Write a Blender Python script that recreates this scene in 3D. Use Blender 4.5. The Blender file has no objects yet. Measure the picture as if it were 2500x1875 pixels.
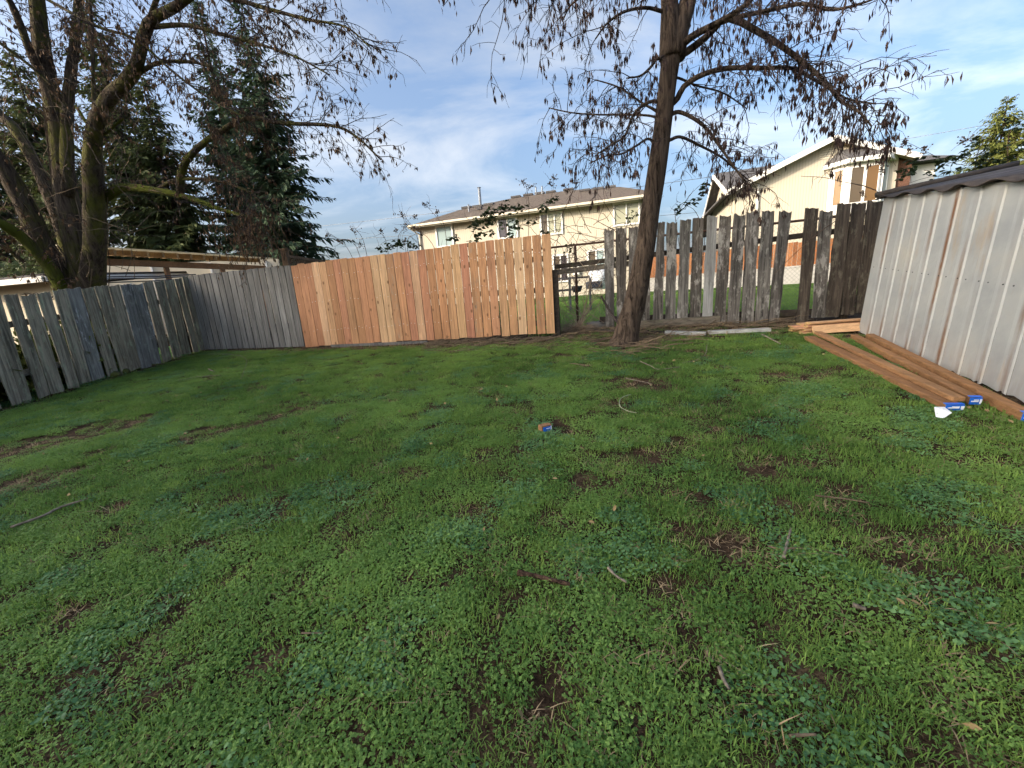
import bpy, math, random
import numpy as np
from mathutils import Vector, noise as mnoise

# ---------------------------------------------------------------- camera, sky, sun, exposure
scene = bpy.context.scene
F_PX, PITCH, ROLL, EYE = 960.0, math.radians(12.3), math.radians(4.1), 1.5
CAM = np.array([0.0, 0.0, EYE])
_f = np.array([0, math.cos(PITCH), -math.sin(PITCH)]); _r0 = np.array([1.0, 0, 0]); _u0 = np.cross(_r0, _f)
_r = math.cos(ROLL) * _r0 - math.sin(ROLL) * _u0
_u = math.cos(ROLL) * _u0 + math.sin(ROLL) * _r0
cd = bpy.data.cameras.new('camera'); cam = bpy.data.objects.new('camera', cd)
scene.collection.objects.link(cam); scene.camera = cam
cd.sensor_fit = 'HORIZONTAL'; cd.sensor_width = 36.0; cd.lens = 36.0 * F_PX / 2500.0
cd.clip_start = 0.05; cd.clip_end = 3000
from mathutils import Matrix
cam.matrix_world = Matrix(((_r[0], _u[0], -_f[0], CAM[0]), (_r[1], _u[1], -_f[1], CAM[1]), (_r[2], _u[2], -_f[2], CAM[2]), (0, 0, 0, 1)))

SUN_EL = math.radians(20.0); SUN_H = np.array([-0.93, -0.37]); SUN_H = SUN_H / np.linalg.norm(SUN_H)
world = bpy.data.worlds.new('World'); scene.world = world; world.use_nodes = True
wn, wl = world.node_tree.nodes, world.node_tree.links
for n in list(wn): wn.remove(n)
wo = wn.new('ShaderNodeOutputWorld'); bg = wn.new('ShaderNodeBackground'); sky = wn.new('ShaderNodeTexSky')
sky.sky_type = 'NISHITA'; sky.sun_disc = False; sky.sun_elevation = SUN_EL
sky.sun_rotation = math.atan2(SUN_H[0], SUN_H[1]); sky.altitude = 50; sky.air_density = 1.0; sky.dust_density = 8.0; sky.ozone_density = 2.6
bg.inputs['Strength'].default_value = 0.15
# thin cirrus, laid out on a plane overhead
tc = wn.new('ShaderNodeTexCoord'); sep = wn.new('ShaderNodeSeparateXYZ'); wl.new(tc.outputs['Generated'], sep.inputs[0])
zz = wn.new('ShaderNodeMath'); zz.operation = 'MAXIMUM'; zz.inputs[1].default_value = 0.0; wl.new(sep.outputs['Z'], zz.inputs[0])
za = wn.new('ShaderNodeMath'); za.operation = 'ADD'; za.inputs[1].default_value = 0.22; wl.new(zz.outputs[0], za.inputs[0])
dx = wn.new('ShaderNodeMath'); dx.operation = 'DIVIDE'; wl.new(sep.outputs['X'], dx.inputs[0]); wl.new(za.outputs[0], dx.inputs[1])
dy = wn.new('ShaderNodeMath'); dy.operation = 'DIVIDE'; wl.new(sep.outputs['Y'], dy.inputs[0]); wl.new(za.outputs[0], dy.inputs[1])
cmb = wn.new('ShaderNodeCombineXYZ'); wl.new(dx.outputs[0], cmb.inputs[0]); wl.new(dy.outputs[0], cmb.inputs[1])
mp = wn.new('ShaderNodeMapping'); mp.inputs['Rotation'].default_value = (0, 0, math.radians(38)); mp.inputs['Scale'].default_value = (0.75, 1.5, 1); mp.inputs['Location'].default_value = (0.35, 1.1, 0)
wl.new(cmb.outputs[0], mp.inputs[0])
nz = wn.new('ShaderNodeTexNoise'); nz.inputs['Scale'].default_value = 1.15; nz.inputs['Detail'].default_value = 9; nz.inputs['Roughness'].default_value = 0.58; nz.inputs['Distortion'].default_value = 0.55
wl.new(mp.outputs[0], nz.inputs['Vector'])
cr = wn.new('ShaderNodeValToRGB'); cr.color_ramp.elements[0].position = 0.475; cr.color_ramp.elements[1].position = 0.73
cr.color_ramp.elements[0].color = (0, 0, 0, 1); cr.color_ramp.elements[1].color = (0.9, 0.9, 0.9, 1)
wl.new(nz.outputs['Fac'], cr.inputs[0])
mxc = wn.new('ShaderNodeMixRGB'); 
bw = wn.new('ShaderNodeRGBToBW'); wl.new(sky.outputs[0], bw.inputs[0]); cg = wn.new('ShaderNodeVectorMath'); cg.operation = 'SCALE'; cg.inputs[0].default_value = (1.75, 1.86, 2.02); wl.new(bw.outputs[0], cg.inputs['Scale']); wl.new(cg.outputs[0], mxc.inputs['Color2'])
wl.new(cr.outputs['Color'], mxc.inputs['Fac']); wl.new(sky.outputs[0], mxc.inputs['Color1'])
wl.new(mxc.outputs[0], bg.inputs['Color']); wl.new(bg.outputs[0], wo.inputs['Surface'])

sd = bpy.data.lights.new('sun', 'SUN'); sun = bpy.data.objects.new('sun', sd); scene.collection.objects.link(sun)
sd.energy = 2.0; sd.angle = math.radians(0.5); sd.color = (1.0, 0.84, 0.63)
sdir = Vector((SUN_H[0] * math.cos(SUN_EL), SUN_H[1] * math.cos(SUN_EL), math.sin(SUN_EL)))
sun.rotation_euler = sdir.to_track_quat('Z', 'Y').to_euler(); sun.location = (-30, -20, 30)
vs = scene.view_settings; vs.view_transform = 'Standard'; vs.look = 'None'; vs.exposure = 1.42; vs.gamma = 1.0; vs.use_curve_mapping = False
scene.render.engine = 'CYCLES'; scene.cycles.max_bounces = 4; scene.cycles.diffuse_bounces = 2; scene.cycles.use_adaptive_sampling = True; scene.cycles.adaptive_threshold = 0.03; scene.cycles.transparent_max_bounces = 8
scene.cycles.use_denoising = True

# ---------------------------------------------------------------- helpers
rng = random.Random(7)
SA, SB = 0.0292, 0.1244                    # slope of the yard (rises to the back and slightly to the right)
def V3(*a): return np.array(a, float)
def ray(px, py): return ((px - 1250.0) * _r - (py - 937.5) * _u) / F_PX + _f
def W(px, py, y):                           # a photo direction followed out to plan depth y
    d = ray(px, py); return CAM + d * (y / d[1])
def G(px, py):                              # ... followed down to the sloping lawn
    d = ray(px, py); s = -EYE / (d[2] - SA * d[0] - SB * d[1]); return CAM + d * s
def FP(px, py, P0, P1, off=0.0):            # ... to a vertical plane standing on the plan line P0-P1
    t = np.array([P1[0] - P0[0], P1[1] - P0[1]]); t = t / np.linalg.norm(t); n = np.array([t[1], -t[0]])
    d = ray(px, py); s = (n[0] * P0[0] + n[1] * P0[1] + off) / (n[0] * d[0] + n[1] * d[1]); return CAM + d * s
def rpx(p): d = (p - CAM) @ _f; return d * d / np.linalg.norm(p - CAM)   # metres per unit of photo angle, off-axis stretch taken out
def clamp(v, a, b): return max(a, min(b, v))
def gz(x, y):
    yb = 7.0 - 0.25 * clamp(x, -7, 5)
    z = SA * clamp(x, -10, 7)
    if y < -2: return z + SB * -2
    if y < yb: return z + SB * y
    return z * max(0.0, 1 - (y - yb) / 14) + SB * yb * (1 - min(1.0, (y - yb) / 14)) + 1.38 * min(1.0, (y - yb) / 14)
def gn(x, y):                               # with the unevenness of the turf
    return gz(x, y) + 0.016 * mnoise.noise((x * 1.3, y * 1.3, 0)) + 0.007 * mnoise.noise((x * 5, y * 5, 3))

class MB:
    def __init__(s): s.v = []; s.f = []
    def add(s, vs, fs):
        o = len(s.v); s.v += [tuple(map(float, p)) for p in vs]; s.f += [tuple(i + o for i in f) for f in fs]
    def box(s, c, ax, ay, az):              # centre and three half axes
        c, ax, ay, az = map(np.asarray, (c, ax, ay, az))
        vs = [c + i * ax + j * ay + k * az for k in (-1, 1) for j in (-1, 1) for i in (-1, 1)]
        s.add(vs, [(0, 2, 3, 1), (4, 5, 7, 6), (0, 1, 5, 4), (2, 6, 7, 3), (0, 4, 6, 2), (1, 3, 7, 5)])
    def beam(s, a, b, w, h, up=(0, 0, 1)):
        a, b = np.asarray(a, float), np.asarray(b, float); d = b - a; L = np.linalg.norm(d); d = d / L
        sd_ = np.cross(d, up); sd_ = sd_ / np.linalg.norm(sd_); u_ = np.cross(sd_, d)
        s.box((a + b) / 2, d * L / 2, sd_ * w / 2, u_ * h / 2)
    def tube(s, pts, rad, n=6, cap=True):
        P = np.array(pts, float); o = len(s.v); N = len(P)
        D = np.empty_like(P); D[1:-1] = P[2:] - P[:-2]; D[0] = P[1] - P[0]; D[-1] = P[-1] - P[-2]
        D /= np.sqrt((D * D).sum(1))[:, None] + 1e-9
        A = np.stack((D[:, 1] * .55 - D[:, 2] * .77, D[:, 2] * .31 - D[:, 0] * .55, D[:, 0] * .77 - D[:, 1] * .31), 1); A /= np.sqrt((A * A).sum(1))[:, None] + 1e-9
        B = np.stack((D[:, 1] * A[:, 2] - D[:, 2] * A[:, 1], D[:, 2] * A[:, 0] - D[:, 0] * A[:, 2], D[:, 0] * A[:, 1] - D[:, 1] * A[:, 0]), 1)
        R_ = np.full(N, float(rad)) if not hasattr(rad, '__len__') else np.array(rad, float)
        t = np.arange(n) * (2 * math.pi / n); c_, s_ = np.cos(t), np.sin(t)
        Q = P[:, None, :] + R_[:, None, None] * (A[:, None, :] * c_[None, :, None] + B[:, None, :] * s_[None, :, None])
        s.v += list(map(tuple, Q.reshape(-1, 3).tolist()))
        for i in range(N - 1):
            k0 = o + i * n
            for k in range(n):
                k1 = (k + 1) % n; s.f.append((k0 + k, k0 + k1, k0 + n + k1, k0 + n + k))
        if cap and n > 2:
            s.f.append(tuple(o + k for k in range(n))[::-1]); s.f.append(tuple(o + (N - 1) * n + k for k in range(n)))
    def prism(s, outline, vec):             # outline polygon pushed along vec
        n = len(outline); vec = np.asarray(vec, float); o = [np.asarray(p, float) for p in outline]
        s.add(o + [p + vec for p in o], [tuple(range(n))[::-1], tuple(range(n, 2 * n))] + [(i, (i + 1) % n, n + (i + 1) % n, n + i) for i in range(n)])
    def build(s, name, mat, parent=None, smooth=False, origin=None):
        me = bpy.data.meshes.new(name); o = np.zeros(3)
        if parent is not None: o = np.array(parent['_o'])
        elif origin is not None: o = np.asarray(origin, float)
        me.from_pydata([(a - o[0], b - o[1], c - o[2]) for a, b, c in s.v], [], s.f)
        if smooth: me.polygons.foreach_set('use_smooth', [True] * len(me.polygons))
        me.update(); me.materials.append(mat)
        ob = bpy.data.objects.new(name, me); scene.collection.objects.link(ob)
        if parent is not None:
            ob.parent = parent; ob['_o'] = list(o)
        else: ob.location = o; ob['_o'] = list(o)
        return ob
def recalc(ob):
    import bmesh
    bm = bmesh.new(); bm.from_mesh(ob.data); bmesh.ops.recalc_face_normals(bm, faces=bm.faces); bm.to_mesh(ob.data); bm.free(); return ob
def thing(name, loc, label, cat, group=None):
    o = bpy.data.objects.new(name, None); scene.collection.objects.link(o); o.location = loc; o['_o'] = list(map(float, loc))
    o['label'] = label; o['category'] = cat; o.empty_display_size = 0.1
    if group: o['group'] = group
    return o
def tag(o, label, cat, group=None):
    o['label'] = label; o['category'] = cat
    if group: o['group'] = group
    return o
def kind(o, k): o['kind'] = k; return o

# ---- materials
def newmat(name):
    m = bpy.data.materials.new(name); m.use_nodes = True; nt = m.node_tree
    return m, nt.nodes, nt.links, nt.nodes['Principled BSDF']
def ramp(N, pts):
    if len(pts) == 1: pts = [pts[0], (1.0, pts[0][1])]
    r_ = N.new('ShaderNodeValToRGB'); e = r_.color_ramp.elements
    while len(e) < len(pts): e.new(0.5)
    for el, (p, c) in zip(e, pts): el.position = p; el.color = tuple(c) + (1,)
    return r_
def coords(N, L, scale, rnd=True, kind_='Object'):
    t = N.new('ShaderNodeTexCoord'); m = N.new('ShaderNodeMapping'); m.inputs['Scale'].default_value = scale
    if rnd:
        oi = N.new('ShaderNodeObjectInfo'); mu = N.new('ShaderNodeVectorMath'); mu.operation = 'SCALE'; mu.inputs[0].default_value = (37, 53, 71)
        L.new(oi.outputs['Random'], mu.inputs['Scale']); ad = N.new('ShaderNodeVectorMath'); ad.operation = 'ADD'
        L.new(t.outputs[kind_], ad.inputs[0]); L.new(mu.outputs[0], ad.inputs[1]); L.new(ad.outputs[0], m.inputs[0])
    else: L.new(t.outputs[kind_], m.inputs[0])
    return m
def nse(N, L, vec, scale, detail=4, rough=0.55, dist=0.0):
    n = N.new('ShaderNodeTexNoise'); n.inputs['Scale'].default_value = scale; n.inputs['Detail'].default_value = detail
    n.inputs['Roughness'].default_value = rough; n.inputs['Distortion'].default_value = dist; L.new(vec.outputs[0], n.inputs['Vector']); return n
def mix(N, L, fac, a, b, mode='MIX'):
    m = N.new('ShaderNodeMixRGB'); m.blend_type = mode
    for s_, v in (('Fac', fac), ('Color1', a), ('Color2', b)):
        if hasattr(v, 'is_output'): L.new(v, m.inputs[s_])
        elif isinstance(v, (int, float)): m.inputs[s_].default_value = v
        else: m.inputs[s_].default_value = tuple(v) + (1,)
    return m.outputs[0]
def bump(N, L, b, h, strength=0.5, dist=0.01):
    n = N.new('ShaderNodeBump'); n.inputs['Strength'].default_value = strength; n.inputs['Distance'].default_value = dist
    L.new(h, n.inputs['Height']); L.new(n.outputs[0], b.inputs['Normal'])
def plain(name, c, rough=0.7, var=0.12, scale=6.0, metallic=0.0, bmp=0.15):
    m, N, L, b = newmat(name); co = coords(N, L, (1, 1, 1)); n = nse(N, L, co, scale, 5)
    d = tuple(x * (1 - var * 1.6) for x in c); l_ = tuple(min(1, x * (1 + var)) for x in c)
    r_ = ramp(N, [(0.3, d), (0.72, l_)]); L.new(n.outputs['Fac'], r_.inputs[0]); L.new(r_.outputs[0], b.inputs['Base Color'])
    b.inputs['Roughness'].default_value = rough; b.inputs['Metallic'].default_value = metallic; b.inputs['Specular IOR Level'].default_value = 0.3
    n2 = nse(N, L, co, scale * 8, 4); bump(N, L, b, n2.outputs['Fac'], bmp, 0.01)
    return m
def wood(name, cols, grain=0.35, knots=0.0, lichen=None, paint=None, rough=0.8, axis='z', bdist=0.004, blot=0.45):
    """sawn or weathered boards: long grain, blotches, knots, lichen and paint remains; colour varies from board to board"""
    m, N, L, b = newmat(name)
    st = {'z': (1, 1, 0.045), 'x': (0.045, 1, 1), 'y': (1, 0.045, 1)}[axis]
    co = coords(N, L, st); co2 = coords(N, L, (1, 1, 0.35) if axis == 'z' else (0.5, 0.5, 0.5))
    oi = N.new('ShaderNodeObjectInfo'); wn_ = N.new('ShaderNodeTexWhiteNoise'); wn_.noise_dimensions = '1D'; L.new(oi.outputs['Random'], wn_.inputs['W'])
    k = len(cols); rb = ramp(N, [(i / max(1, k - 1), c) for i, c in enumerate(cols)]); L.new(wn_.outputs['Value'], rb.inputs[0])
    g1 = nse(N, L, co, 34, 6, 0.65, 0.6); g2 = nse(N, L, co, 150, 3, 0.6)
    dk = ramp(N, [(0.28, (1 - grain * 1.5,) * 3), (0.62, (1.06,) * 3)]); L.new(g1.outputs['Fac'], dk.inputs[0])
    c = mix(N, L, 1.0, rb.outputs[0], dk.outputs[0], 'MULTIPLY')
    bl = nse(N, L, co2, 3.2, 4); rbl = ramp(N, [(0.3, (1 - blot,) * 3), (0.65, (1.08,) * 3)]); L.new(bl.outputs['Fac'], rbl.inputs[0])
    c = mix(N, L, 0.8, c, rbl.outputs[0], 'MULTIPLY')
    fg = ramp(N, [(0.35, (0.72,) * 3), (0.6, (1.05,) * 3)]); L.new(g2.outputs['Fac'], fg.inputs[0]); c = mix(N, L, 0.6, c, fg.outputs[0], 'MULTIPLY')
    if knots:
        ck = coords(N, L, (1, 1, 0.62)); vo = N.new('ShaderNodeTexVoronoi'); vo.inputs['Scale'].default_value = 7.0; L.new(ck.outputs[0], vo.inputs['Vector'])
        rk = ramp(N, [(0.085, (0.9, 0.9, 0.9)), (0.16, (0, 0, 0))]); L.new(vo.outputs['Distance'], rk.inputs[0])
        sc = N.new('ShaderNodeMath'); sc.operation = 'MULTIPLY'; sc.inputs[1].default_value = knots; L.new(rk.outputs[0], sc.inputs[0])
        c = mix(N, L, sc.outputs[0], c, tuple(x * 0.33 for x in cols[0]))
    if lichen:
        ln = nse(N, L, co2, 17, 6, 0.7); rl = ramp(N, [(0.53, (0, 0, 0)), (0.68, (lichen[3],) * 3)]); L.new(ln.outputs['Fac'], rl.inputs[0]); c = mix(N, L, rl.outputs[0], c, lichen[:3])
    if paint:
        pn = nse(N, L, co2, 4.5, 8, 0.75); rp = ramp(N, [(0.56, (0, 0, 0)), (0.6, (paint[3],) * 3)]); L.new(pn.outputs['Fac'], rp.inputs[0]); c = mix(N, L, rp.outputs[0], c, paint[:3])
    L.new(c, b.inputs['Base Color']); b.inputs['Roughness'].default_value = rough; b.inputs['Specular IOR Level'].default_value = 0.25
    bump(N, L, b, g1.outputs['Fac'], 0.8, bdist); return m
def bark(name, dark, light, moss=None, mossf=0.0):
    m, N, L, b = newmat(name); co = coords(N, L, (1, 1, 0.16), False); n = nse(N, L, co, 17, 7, 0.72, 1.0)
    r_ = ramp(N, [(0.36, dark), (0.56, light), (0.75, tuple(x * 1.3 for x in light))]); L.new(n.outputs['Fac'], r_.inputs[0]); c = r_.outputs[0]
    if moss:
        cm = coords(N, L, (1, 1, 0.5), False); mn = nse(N, L, cm, 2.6, 6, 0.7); rm = ramp(N, [(0.55 - mossf * 0.25, (0, 0, 0)), (0.72 - mossf * 0.2, (0.9,) * 3)]); L.new(mn.outputs['Fac'], rm.inputs[0])
        c = mix(N, L, rm.outputs[0], c, moss)
    L.new(c, b.inputs['Base Color']); b.inputs['Roughness'].default_value = 0.95; b.inputs['Specular IOR Level'].default_value = 0.1
    bump(N, L, b, n.outputs['Fac'], 1.0, 0.05); return m
def leafmat(name, c0, c1, trans=0.3, rough=0.55, attr=None, spec=0.25):
    m, N, L, b = newmat(name); out = N['Material Output']
    if attr:
        at = N.new('ShaderNodeAttribute'); at.attribute_type = 'INSTANCER'; at.attribute_name = attr; src = at.outputs['Fac']
    else:
        co = coords(N, L, (1, 1, 1), False); n = nse(N, L, co, 1.1 if attr is None else 5, 6, 0.75); src = n.outputs['Fac']
    r_ = ramp(N, [(0.25 if not attr else 0.0, c0), (0.75 if not attr else 1.0, c1)]); L.new(src, r_.inputs[0])
    L.new(r_.outputs[0], b.inputs['Base Color']); b.inputs['Roughness'].default_value = rough; b.inputs['Specular IOR Level'].default_value = spec
    t = N.new('ShaderNodeBsdfTranslucent'); L.new(r_.outputs[0], t.inputs['Color']); ms = N.new('ShaderNodeMixShader'); ms.inputs[0].default_value = trans
    L.new(b.outputs[0], ms.inputs[1]); L.new(t.outputs[0], ms.inputs[2]); L.new(ms.outputs[0], out.inputs['Surface']); return m

M = {}
M['cedar'] = wood('new_cedar', [(0.54, 0.265, 0.125), (0.64, 0.39, 0.195), (0.48, 0.21, 0.115), (0.56, 0.30, 0.14), (0.70, 0.47, 0.265), (0.52, 0.235, 0.135), (0.44, 0.215, 0.10), (0.61, 0.355, 0.18)], 0.3, 1.0, rough=0.7, blot=0.22)
M['cedar_grey'] = wood('greyed_cedar', [(0.52, 0.27, 0.13), (0.46, 0.25, 0.13)], 0.3, 0.9, (0.30, 0.24, 0.17, 0.75), rough=0.75, blot=0.3)
M['cedar_x'] = wood('new_cedar_stack', [(0.56, 0.30, 0.17), (0.62, 0.38, 0.2), (0.5, 0.26, 0.15)], 0.22, 0, rough=0.7, axis='x', blot=0.2)
M['grey'] = wood('grey_board', [(0.215, 0.207, 0.19), (0.265, 0.255, 0.238), (0.175, 0.168, 0.157), (0.24, 0.23, 0.21)], 0.42, 0.3, blot=0.4)
M['old_left'] = wood('lichen_board', [(0.36, 0.315, 0.225), (0.43, 0.375, 0.28), (0.30, 0.265, 0.195)], 0.6, 0.0, (0.36, 0.41, 0.27, 0.7), blot=0.5, bdist=0.008)
M['old_left_paint'] = wood('peeling_board', [(0.27, 0.265, 0.245)], 0.5, 0, (0.36, 0.39, 0.33, 0.6), (0.42, 0.43, 0.43, 0.75), blot=0.5, bdist=0.008)
M['old_right'] = wood('weathered_board', [(0.175, 0.157, 0.137), (0.225, 0.205, 0.182), (0.13, 0.112, 0.093), (0.24, 0.225, 0.2)], 0.65, 0.15, (0.38, 0.37, 0.32, 0.6), (0.44, 0.42, 0.38, 0.55), blot=0.55, bdist=0.01)
M['old_dark'] = wood('dark_weathered_board', [(0.085, 0.066, 0.05), (0.115, 0.092, 0.07)], 0.6, 0.15, (0.2, 0.19, 0.14, 0.5), blot=0.55, bdist=0.01)
M['old_white'] = wood('whitewashed_board', [(0.33, 0.33, 0.315)], 0.35, 0, (0.14, 0.13, 0.115, 0.7), blot=0.35, bdist=0.006)
M['scrap'] = wood('flaking_white_board', [(0.50, 0.50, 0.47)], 0.35, 0, (0.2, 0.17, 0.13, 0.8), blot=0.35, axis='x')
M['rail'] = wood('old_rail', [(0.19, 0.155, 0.115), (0.25, 0.215, 0.165)], 0.5, 0, (0.15, 0.16, 0.09, 0.5), axis='x')
M['rail_dark'] = wood('dark_rail', [(0.065, 0.05, 0.038)], 0.5, 0, (0.09, 0.09, 0.045, 0.5), axis='x')
M['treated'] = wood('treated_lumber', [(0.30, 0.155, 0.068), (0.34, 0.185, 0.085), (0.26, 0.13, 0.058)], 0.3, 0.0, axis='y', rough=0.72, blot=0.35)
M['endgrain'] = plain('pale_end_grain', (0.50, 0.34, 0.14), 0.8, 0.2, 40)
M['post_brown'] = wood('brown_post', [(0.17, 0.105, 0.06)], 0.35, 0.2)

# ---------------------------------------------------------------- ground
def fence_y(x):
    pts = [(-12, 8.9), (-6.46, 8.42), (-3.94, 7.65), (0.76, 6.38), (0.85, 6.75), (1.76, 6.73), (4.39, 5.85), (9, 4.3)]
    for (x0, y0), (x1, y1) in zip(pts, pts[1:]):
        if x <= x1: return y0 + (y1 - y0) * (x - x0) / (x1 - x0)
    return 4.3
def left_x(y): return -7.12 + (y - 5.43) * (0.66 / 2.99)
def shed_x(y): return 4.45 + (y - 4.96) * (0.63 / 2.12)
def edge_dist(x, y):                        # metres to the nearest fence or shed wall, seen from the lawn
    d = min(fence_y(x) - y, x - left_x(y))
    if y < 5.1: d = min(d, shed_x(y) - x)
    return d
BARE = [(150, 1072, 75, 16), (60, 1090, 60, 14), (255, 1052, 60, 12), (490, 1062, 45, 12), (570, 1047, 55, 10), (700, 1012, 60, 9), (130, 1165, 50, 14), (40, 1186, 45, 14),
        (262, 1668, 42, 26), (200, 1482, 50, 14), (110, 1500, 40, 12), (40, 1545, 50, 16), (410, 1522, 60, 26), (430, 1375, 20, 10), (275, 1240, 20, 10), (840, 1235, 22, 14),
        (1160, 1240, 42, 26), (1262, 992, 28, 12), (1375, 1050, 30, 12), (1430, 1185, 38, 24), (1325, 1150, 28, 12), (1640, 1200, 38, 16), (1670, 1085, 30, 12), (1550, 1105, 30, 14),
        (1475, 1120, 18, 10), (1780, 985, 32, 12), (1780, 1087, 24, 12), (1735, 1045, 36, 18), (1872, 1125, 42, 18), (1640, 1290, 36, 26), (1725, 1315, 90, 30), (1825, 1352, 46, 22), (1612, 1430, 62, 30),
        (1655, 1470, 30, 20), (1340, 1565, 42, 32), (1255, 1475, 32, 22), (1395, 1432, 30, 16), (2150, 1335, 44, 52), (2215, 1390, 44, 26), (2085, 1220, 62, 20), (2085, 1255, 36, 18), (2080, 1300, 30, 18), (1875, 1560, 30, 22),
        (1825, 1590, 24, 30), (2120, 1525, 50, 26), (2290, 1830, 50, 36), (1985, 1800, 80, 46), (1770, 1690, 40, 36), (2185, 962, 26, 14), (2330, 1130, 40, 14), (1960, 1130, 50, 12), (1560, 945, 60, 10),
        (1230, 1740, 26, 20), (1130, 1610, 22, 18), (2440, 1130, 50, 18), (1500, 985, 30, 10), (1905, 920, 60, 12), (2000, 905, 60, 10), (560, 1325, 18, 10), (1000, 1560, 24, 14), (1300, 1275, 24, 14), (1470, 1565, 40, 20), (1400, 1640, 30, 16)]
BP = []
for px, py, rx, ry in BARE:
    c = G(px, py); ax = np.linalg.norm((G(px + rx, py) - c)[:2]); e = G(px, py - ry); ay = np.linalg.norm((e - c)[:2])
    th = math.atan2(c[0], c[1]); sc_ = 1.2 if py < 1250 else 0.95
    BP.append((c[0], c[1], ax * sc_, ay * sc_, math.cos(th), math.sin(th)))
TREE_B = G(1527, 838)
def bare(x, y):                             # 0 turf .. 1 open soil
    v = 0.0; wob = 0.35 * mnoise.noise((x * 9, y * 9, 1.7)) + 0.3 * mnoise.noise((x * 3.1, y * 3.1, 7))
    for cx, cy, ax, ay, c, s_ in BP:
        dx_, dy_ = x - cx, y - cy
        if abs(dx_) > 0.8 or abs(dy_) > 0.8: continue
        a = (dx_ * c - dy_ * s_) / ax; b = (dx_ * s_ + dy_ * c) / ay; d = math.hypot(a, b) + wob
        v = max(v, clamp(1.45 - d, 0, 1))
    n = mnoise.fractal((x * 2.3 + 11, y * 2.3, 0.3), 1.0, 2.0, 4)
    v = max(v, clamp((n - (0.50 if x > 0.3 else 0.56)) * 5, 0, 0.8))
    ed = edge_dist(x, y); lim = (1.05 if x > 0.9 else 0.6 if x > -1.5 else 0.42) if y > 5.0 and x > -4.5 else 0.24
    v = max(v, clamp(1.2 - (ed + wob * 0.3) / lim, 0, 1))
    dt = math.hypot(x - TREE_B[0] - 0.05, (y - TREE_B[1] - 0.1) * 1.3); v = max(v, clamp(1.7 - (dt + wob * 0.35) / 0.42, 0, 1))
    return v
def axis(fine0, fine1, step, lo, hi):
    a = list(np.arange(fine0, fine1, step)); s = step; x = a[-1]
    while x < hi: s *= 1.22; x += s; a.append(x)
    s = step; x = a[0]
    while x > lo: s *= 1.22; x -= s; a.insert(0, x)
    return a
xs = axis(-8.2, 5.4, 0.065, -900, 900); ys = axis(-0.3, 9.0, 0.065, -900, 1200)
mb = MB(); nx = len(xs)
for y in ys:
    for x in xs:
        near = -9 < x < 7 and -1 < y < 11
        mb.v.append((x, y, gn(x, y) - (0.012 * bare(x, y) if near and edge_dist(x, y) > 0.1 else 0)))
for j in range(len(ys) - 1):
    for i in range(nx - 1): mb.f.append((j * nx + i, j * nx + i + 1, (j + 1) * nx + i + 1, (j + 1) * nx + i))
m, N, L, b = newmat('soil_and_turf'); co = coords(N, L, (1, 1, 1), False)
n1 = nse(N, L, co, 9, 7, 0.7); n2 = nse(N, L, co, 75, 5, 0.7)
r1 = ramp(N, [(0.3, (0.028, 0.018, 0.011)), (0.5, (0.065, 0.042, 0.026)), (0.7, (0.14, 0.10, 0.06))]); L.new(n1.outputs['Fac'], r1.inputs[0])
r2 = ramp(N, [(0.35, (0.4,) * 3), (0.65, (1.5,) * 3)]); L.new(n2.outputs['Fac'], r2.inputs[0]); c = mix(N, L, 1.0, r1.outputs[0], r2.outputs[0], 'MULTIPLY')
sx = N.new('ShaderNodeSeparateXYZ'); t_ = N.new('ShaderNodeTexCoord'); L.new(t_.outputs['Object'], sx.inputs[0])
far = N.new('ShaderNodeMapRange'); far.inputs[1].default_value = 6.8; far.inputs[2].default_value = 7.6; L.new(sx.outputs['Y'], far.inputs[0])
xr = N.new('ShaderNodeMapRange'); xr.inputs[1].default_value = -1.0; xr.inputs[2].default_value = 0.8; L.new(sx.outputs['X'], xr.inputs[0])
mu = N.new('ShaderNodeMath'); mu.operation = 'MULTIPLY'; L.new(far.outputs[0], mu.inputs[0]); L.new(xr.outputs[0], mu.inputs[1])
r3 = ramp(N, [(0.3, (0.035, 0.075, 0.012)), (0.7, (0.085, 0.16, 0.03))]); n3 = nse(N, L, co, 3, 7, 0.75); L.new(n3.outputs['Fac'], r3.inputs[0])
c = mix(N, L, mu.outputs[0], c, r3.outputs[0]); L.new(c, b.inputs['Base Color']); b.inputs['Roughness'].default_value = 1.0; b.inputs['Specular IOR Level'].default_value = 0.08
bump(N, L, b, n2.outputs['Fac'], 1.0, 0.02); M['ground'] = m
g = mb.build('ground', M['ground'], smooth=True); kind(g, 'structure')

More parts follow.
